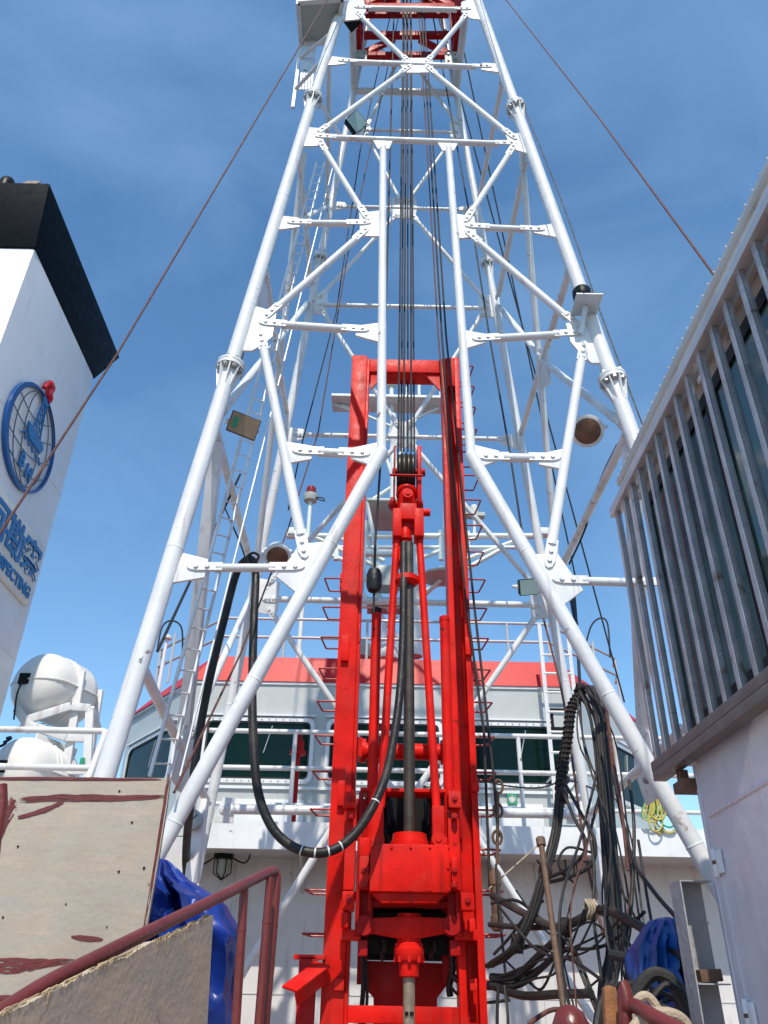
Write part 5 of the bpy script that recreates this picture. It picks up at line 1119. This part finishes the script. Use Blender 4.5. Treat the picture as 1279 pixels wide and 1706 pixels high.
# pressure gauge with white panel at lower left
GP = thing('gauge_panel', 'white manifold panel with a round pressure gauge behind the derrick foot', 'gauge panel', tuple(atY(330,1460,8.6)))
MB().box(tuple(atY(306,1470,8.7)), tuple(atY(345,1330,8.7)+V((0,.15,0)))).build('panel','housew',GP,bevel=.01)
MB().box((atY(322,1470,8.7).x,8.74,0),(atY(330,1470,8.7).x,8.82,atY(306,1470,8.7).z)).build('stand','housew',GP); c = atY(321,1366,8.62); MB().lathe(c,(0,-1,0),[(.09,-.06),(.10,0),(.10,.03),(.085,.035)],24).build('gauge_case','bolt',GP)
MB().cyl(c-V((0,.030,0)),c-V((0,.034,0)),.08,n=24).build('dial','cream',GP); MB().bar(c-V((0,.036,0)),c+V((.05,-.036,.05)),.012,.004,V((0,1,0))).build('needle','black_flat',GP)
# ------------------------------------------------------------------ foreground left: boards, stair rail, tarpaulin
YP = 3.2
def board(poly, Y, th, m, label, splinters=None, tilt=0):
    P = [atY(x,y,Y)+V((0,tilt*(y-1500)/1000,0)) for x,y in poly]; o = MB().prism(P,(0,th,0)).build('plywood_board', m, bevel=.002); tag(o, label, 'plywood board', 'plywood boards by the stair')
    return o
b1 = board([(-90,1294),(150,1296),(281,1297),(284,1300),(278,1350),(262,1450),(243,1560),(225,1680),(100,2600),(-400,2600)], YP, .02, 'ply', 'large weathered plywood sheet standing upright behind the stair rail')
# oxide paint smears on the big sheet
def smear(poly, Y, parent, m='brown'):
    # a brushed-on streak: many thin ragged strokes along the long way of the outline
    n = len(poly)//2; up, lo = poly[:n], list(reversed(poly[n:])); mb = MB()
    def along(L, t):
        f = t*(len(L)-1); k = min(int(f), len(L)-2); f -= k; return (L[k][0]+(L[k+1][0]-L[k][0])*f, L[k][1]+(L[k+1][1]-L[k][1])*f)
    for q in range(26):
        v = random.random(); t0 = random.uniform(-.03,.5) if q > 6 else random.uniform(-.02,.06); t1 = min(1.03, t0+random.uniform(.25,.7)) if q > 6 else random.uniform(.93,1.02)
        top = []; bot = []
        for k in range(15):
            t = max(0, min(1, t0+(t1-t0)*k/14)); a, b = along(up, t), along(lo, t); vv = min(1.1, max(-.1, v+.10*math.sin(k*.9+q)))
            c = (a[0]+(b[0]-a[0])*vv, a[1]+(b[1]-a[1])*vv); w_ = (.9+random.random()*.8)*(1-.8*abs(2*k/14-1)**3)
            top.append((c[0], c[1]-w_)); bot.append((c[0]+.3, c[1]+w_))
        z = Y-.0001*q
        vs = [atY(x,y,z) for x,y in top]+[atY(x,y,z) for x,y in bot]; mb.add(vs, [(k,k+1,16+k,15+k) for k in range(14)])
    o = mb.build('paint_smear', m, parent); return stuff(o)
ys = YP-.0112
for pl_ in ([(24,1328),(110,1324),(200,1326),(275,1325),(275,1330),(190,1334),(110,1333),(28,1336)],[(28,1360),(70,1348),(106,1334),(108,1338),(74,1353),(30,1365)],[(-60,1597),(60,1598),(128,1598),(126,1603),(60,1614),(20,1622),(-60,1616)],[(-60,1662),(45,1658),(40,1668),(-60,1672)],[(118,1558),(150,1560),(174,1564),(170,1568),(140,1566),(118,1562)],[(-40,1294.5),(270,1297.5),(270,1299.5),(-40,1298)],[(10,1340),(22,1332),(28,1350),(14,1372),(-8,1420),(-20,1420)],[(276,1302),(281,1302),(262,1430),(240,1560),(236,1560),(258,1430)]):
    smear(pl_, ys, b1)
mb = MB()
for x, y in ((199,1318),(220,1370),(198,1452),(248,1473),(110,1506),(178,1544),(30,1410),(262,1405),(5,1528),(240,1446)):
    p = atY(x,y,ys); mb.cyl(p,p+V((0,-.002,0)),random.uniform(.002,.005),n=7)
stuff(mb.build('nail_holes','black_flat',b1))
_a, _b = atY(-70,1722,1.62), atY(351,1523,2.72); _d = (_b-_a); _d.z = 0
SP = Plane(_a, _d.cross(V((0,0,1)))); SD = _d.normalized()
def ragged(poly, top0, top1, m, label, off):       # board with splintered upper edge
    pts = []; n = 44; w_ = 0
    for i in range(n+1):
        t = i/n; w_ = w_*.7+random.uniform(-1.5,1.5); pts.append((top0[0]+(top1[0]-top0[0])*t, top0[1]+(top1[1]-top0[1])*t+w_))
    o = MB().prism([SP(x,y,off) for x,y in pts+poly], SP.n*.018).build('plywood_board', m); tag(o, label, 'plywood board', 'plywood boards by the stair')
    mb = MB()
    for i in range(60):
        t = random.random(); x = top0[0]+(top1[0]-top0[0])*t; y = top0[1]+(top1[1]-top0[1])*t+random.uniform(-1,4)
        a = SP(x,y,off+.0095); l = random.uniform(.001,.008)*(4 if random.random()<.10 else 1); mb.bar(a, a+SD*random.uniform(-.004,.006)-V((0,0,l)), .0022, random.uniform(.0012,.0035), SD)
    for i in range(40):
        t = random.random()*.94; x = top0[0]+(top1[0]-top0[0])*t; y = top0[1]+(top1[1]-top0[1])*t; e = random.uniform(.02,.07); x2 = x+(top1[0]-top0[0])*e; y2 = y+(top1[1]-top0[1])*e
        k = random.uniform(-.010,.010); mb.bar(SP(x,y+random.uniform(-3,1),off+k), SP(x2,y2+random.uniform(-3,1),off+k), random.uniform(.002,.006), random.uniform(.002,.006))
    stuff(mb.build('splinters','splinter',o)); return o
ragged([(261,1600),(257,1720),(180,2900),(-600,2900)], (-70,1722), (254,1568), 'ply2', 'dark plywood strip with splintered top edge along the stair rail', .0)
ragged([(350,1540),(341,1700),(270,2700),(150,2700),(245,1700)], (248,1573), (351,1523), 'ply2', 'smaller plywood piece next to the stair posts with frayed edge', -.022)
HR = thing('stair_handrail', 'red-brown painted pipe handrail sloping up to two posts at left', 'handrail', tuple(atY(430,1850,3.38)))
pts = [(-20,1702,1.80),(40,1662,1.9),(90,1632,2.0),(180,1586,2.2),(280,1536,2.5),(360,1497,2.82),(430,1462,3.2),(446,1454,3.3),(456,1451,3.36),(460,1458,3.38),(460,1480,3.38),(450,1600,3.38),(437,1760,3.38),(360,2780,3.38)]
MB().tube(smooth([atY(*p) for p in pts],5),.0178,18).build('handrail','brown',HR)
for a, b, Y, r in (((407,1476),(324,2800),3.06,.0155),((450,1462),(345,2800),3.28,.0160)):
    A = atY(*a,Y); B_ = atY(*b,Y); MB().cyl(A,B_,r,n=16).build('post','brown',HR)
    c = lerp(A,B_,.08); MB().cyl(c-V((0,0,.004)),c+V((0,0,.004)),r*1.1,n=16).build('weld_ring','brown',HR)
MB().tube([atY(2,1308,2.6),atY(3,1340,2.6),atY(-8,1400,2.6),atY(-20,1520,2.6)],.018,14).build('end_post','brown',HR)
BL = thing('blue_tarpaulin', 'glossy blue tarpaulin draped behind the plywood sheet at left', 'tarpaulin', tuple(atY(310,1850,3.75)))
tarp([(1433,268,279),(1445,255,292),(1465,235,308),(1485,225,335),(1500,220,360),(1530,215,372),(1560,212,386),(1590,212,389),(1640,210,386),(1706,206,384),(1860,200,384)], 3.72, .3, BL, 'tarp', 9.3, .15)
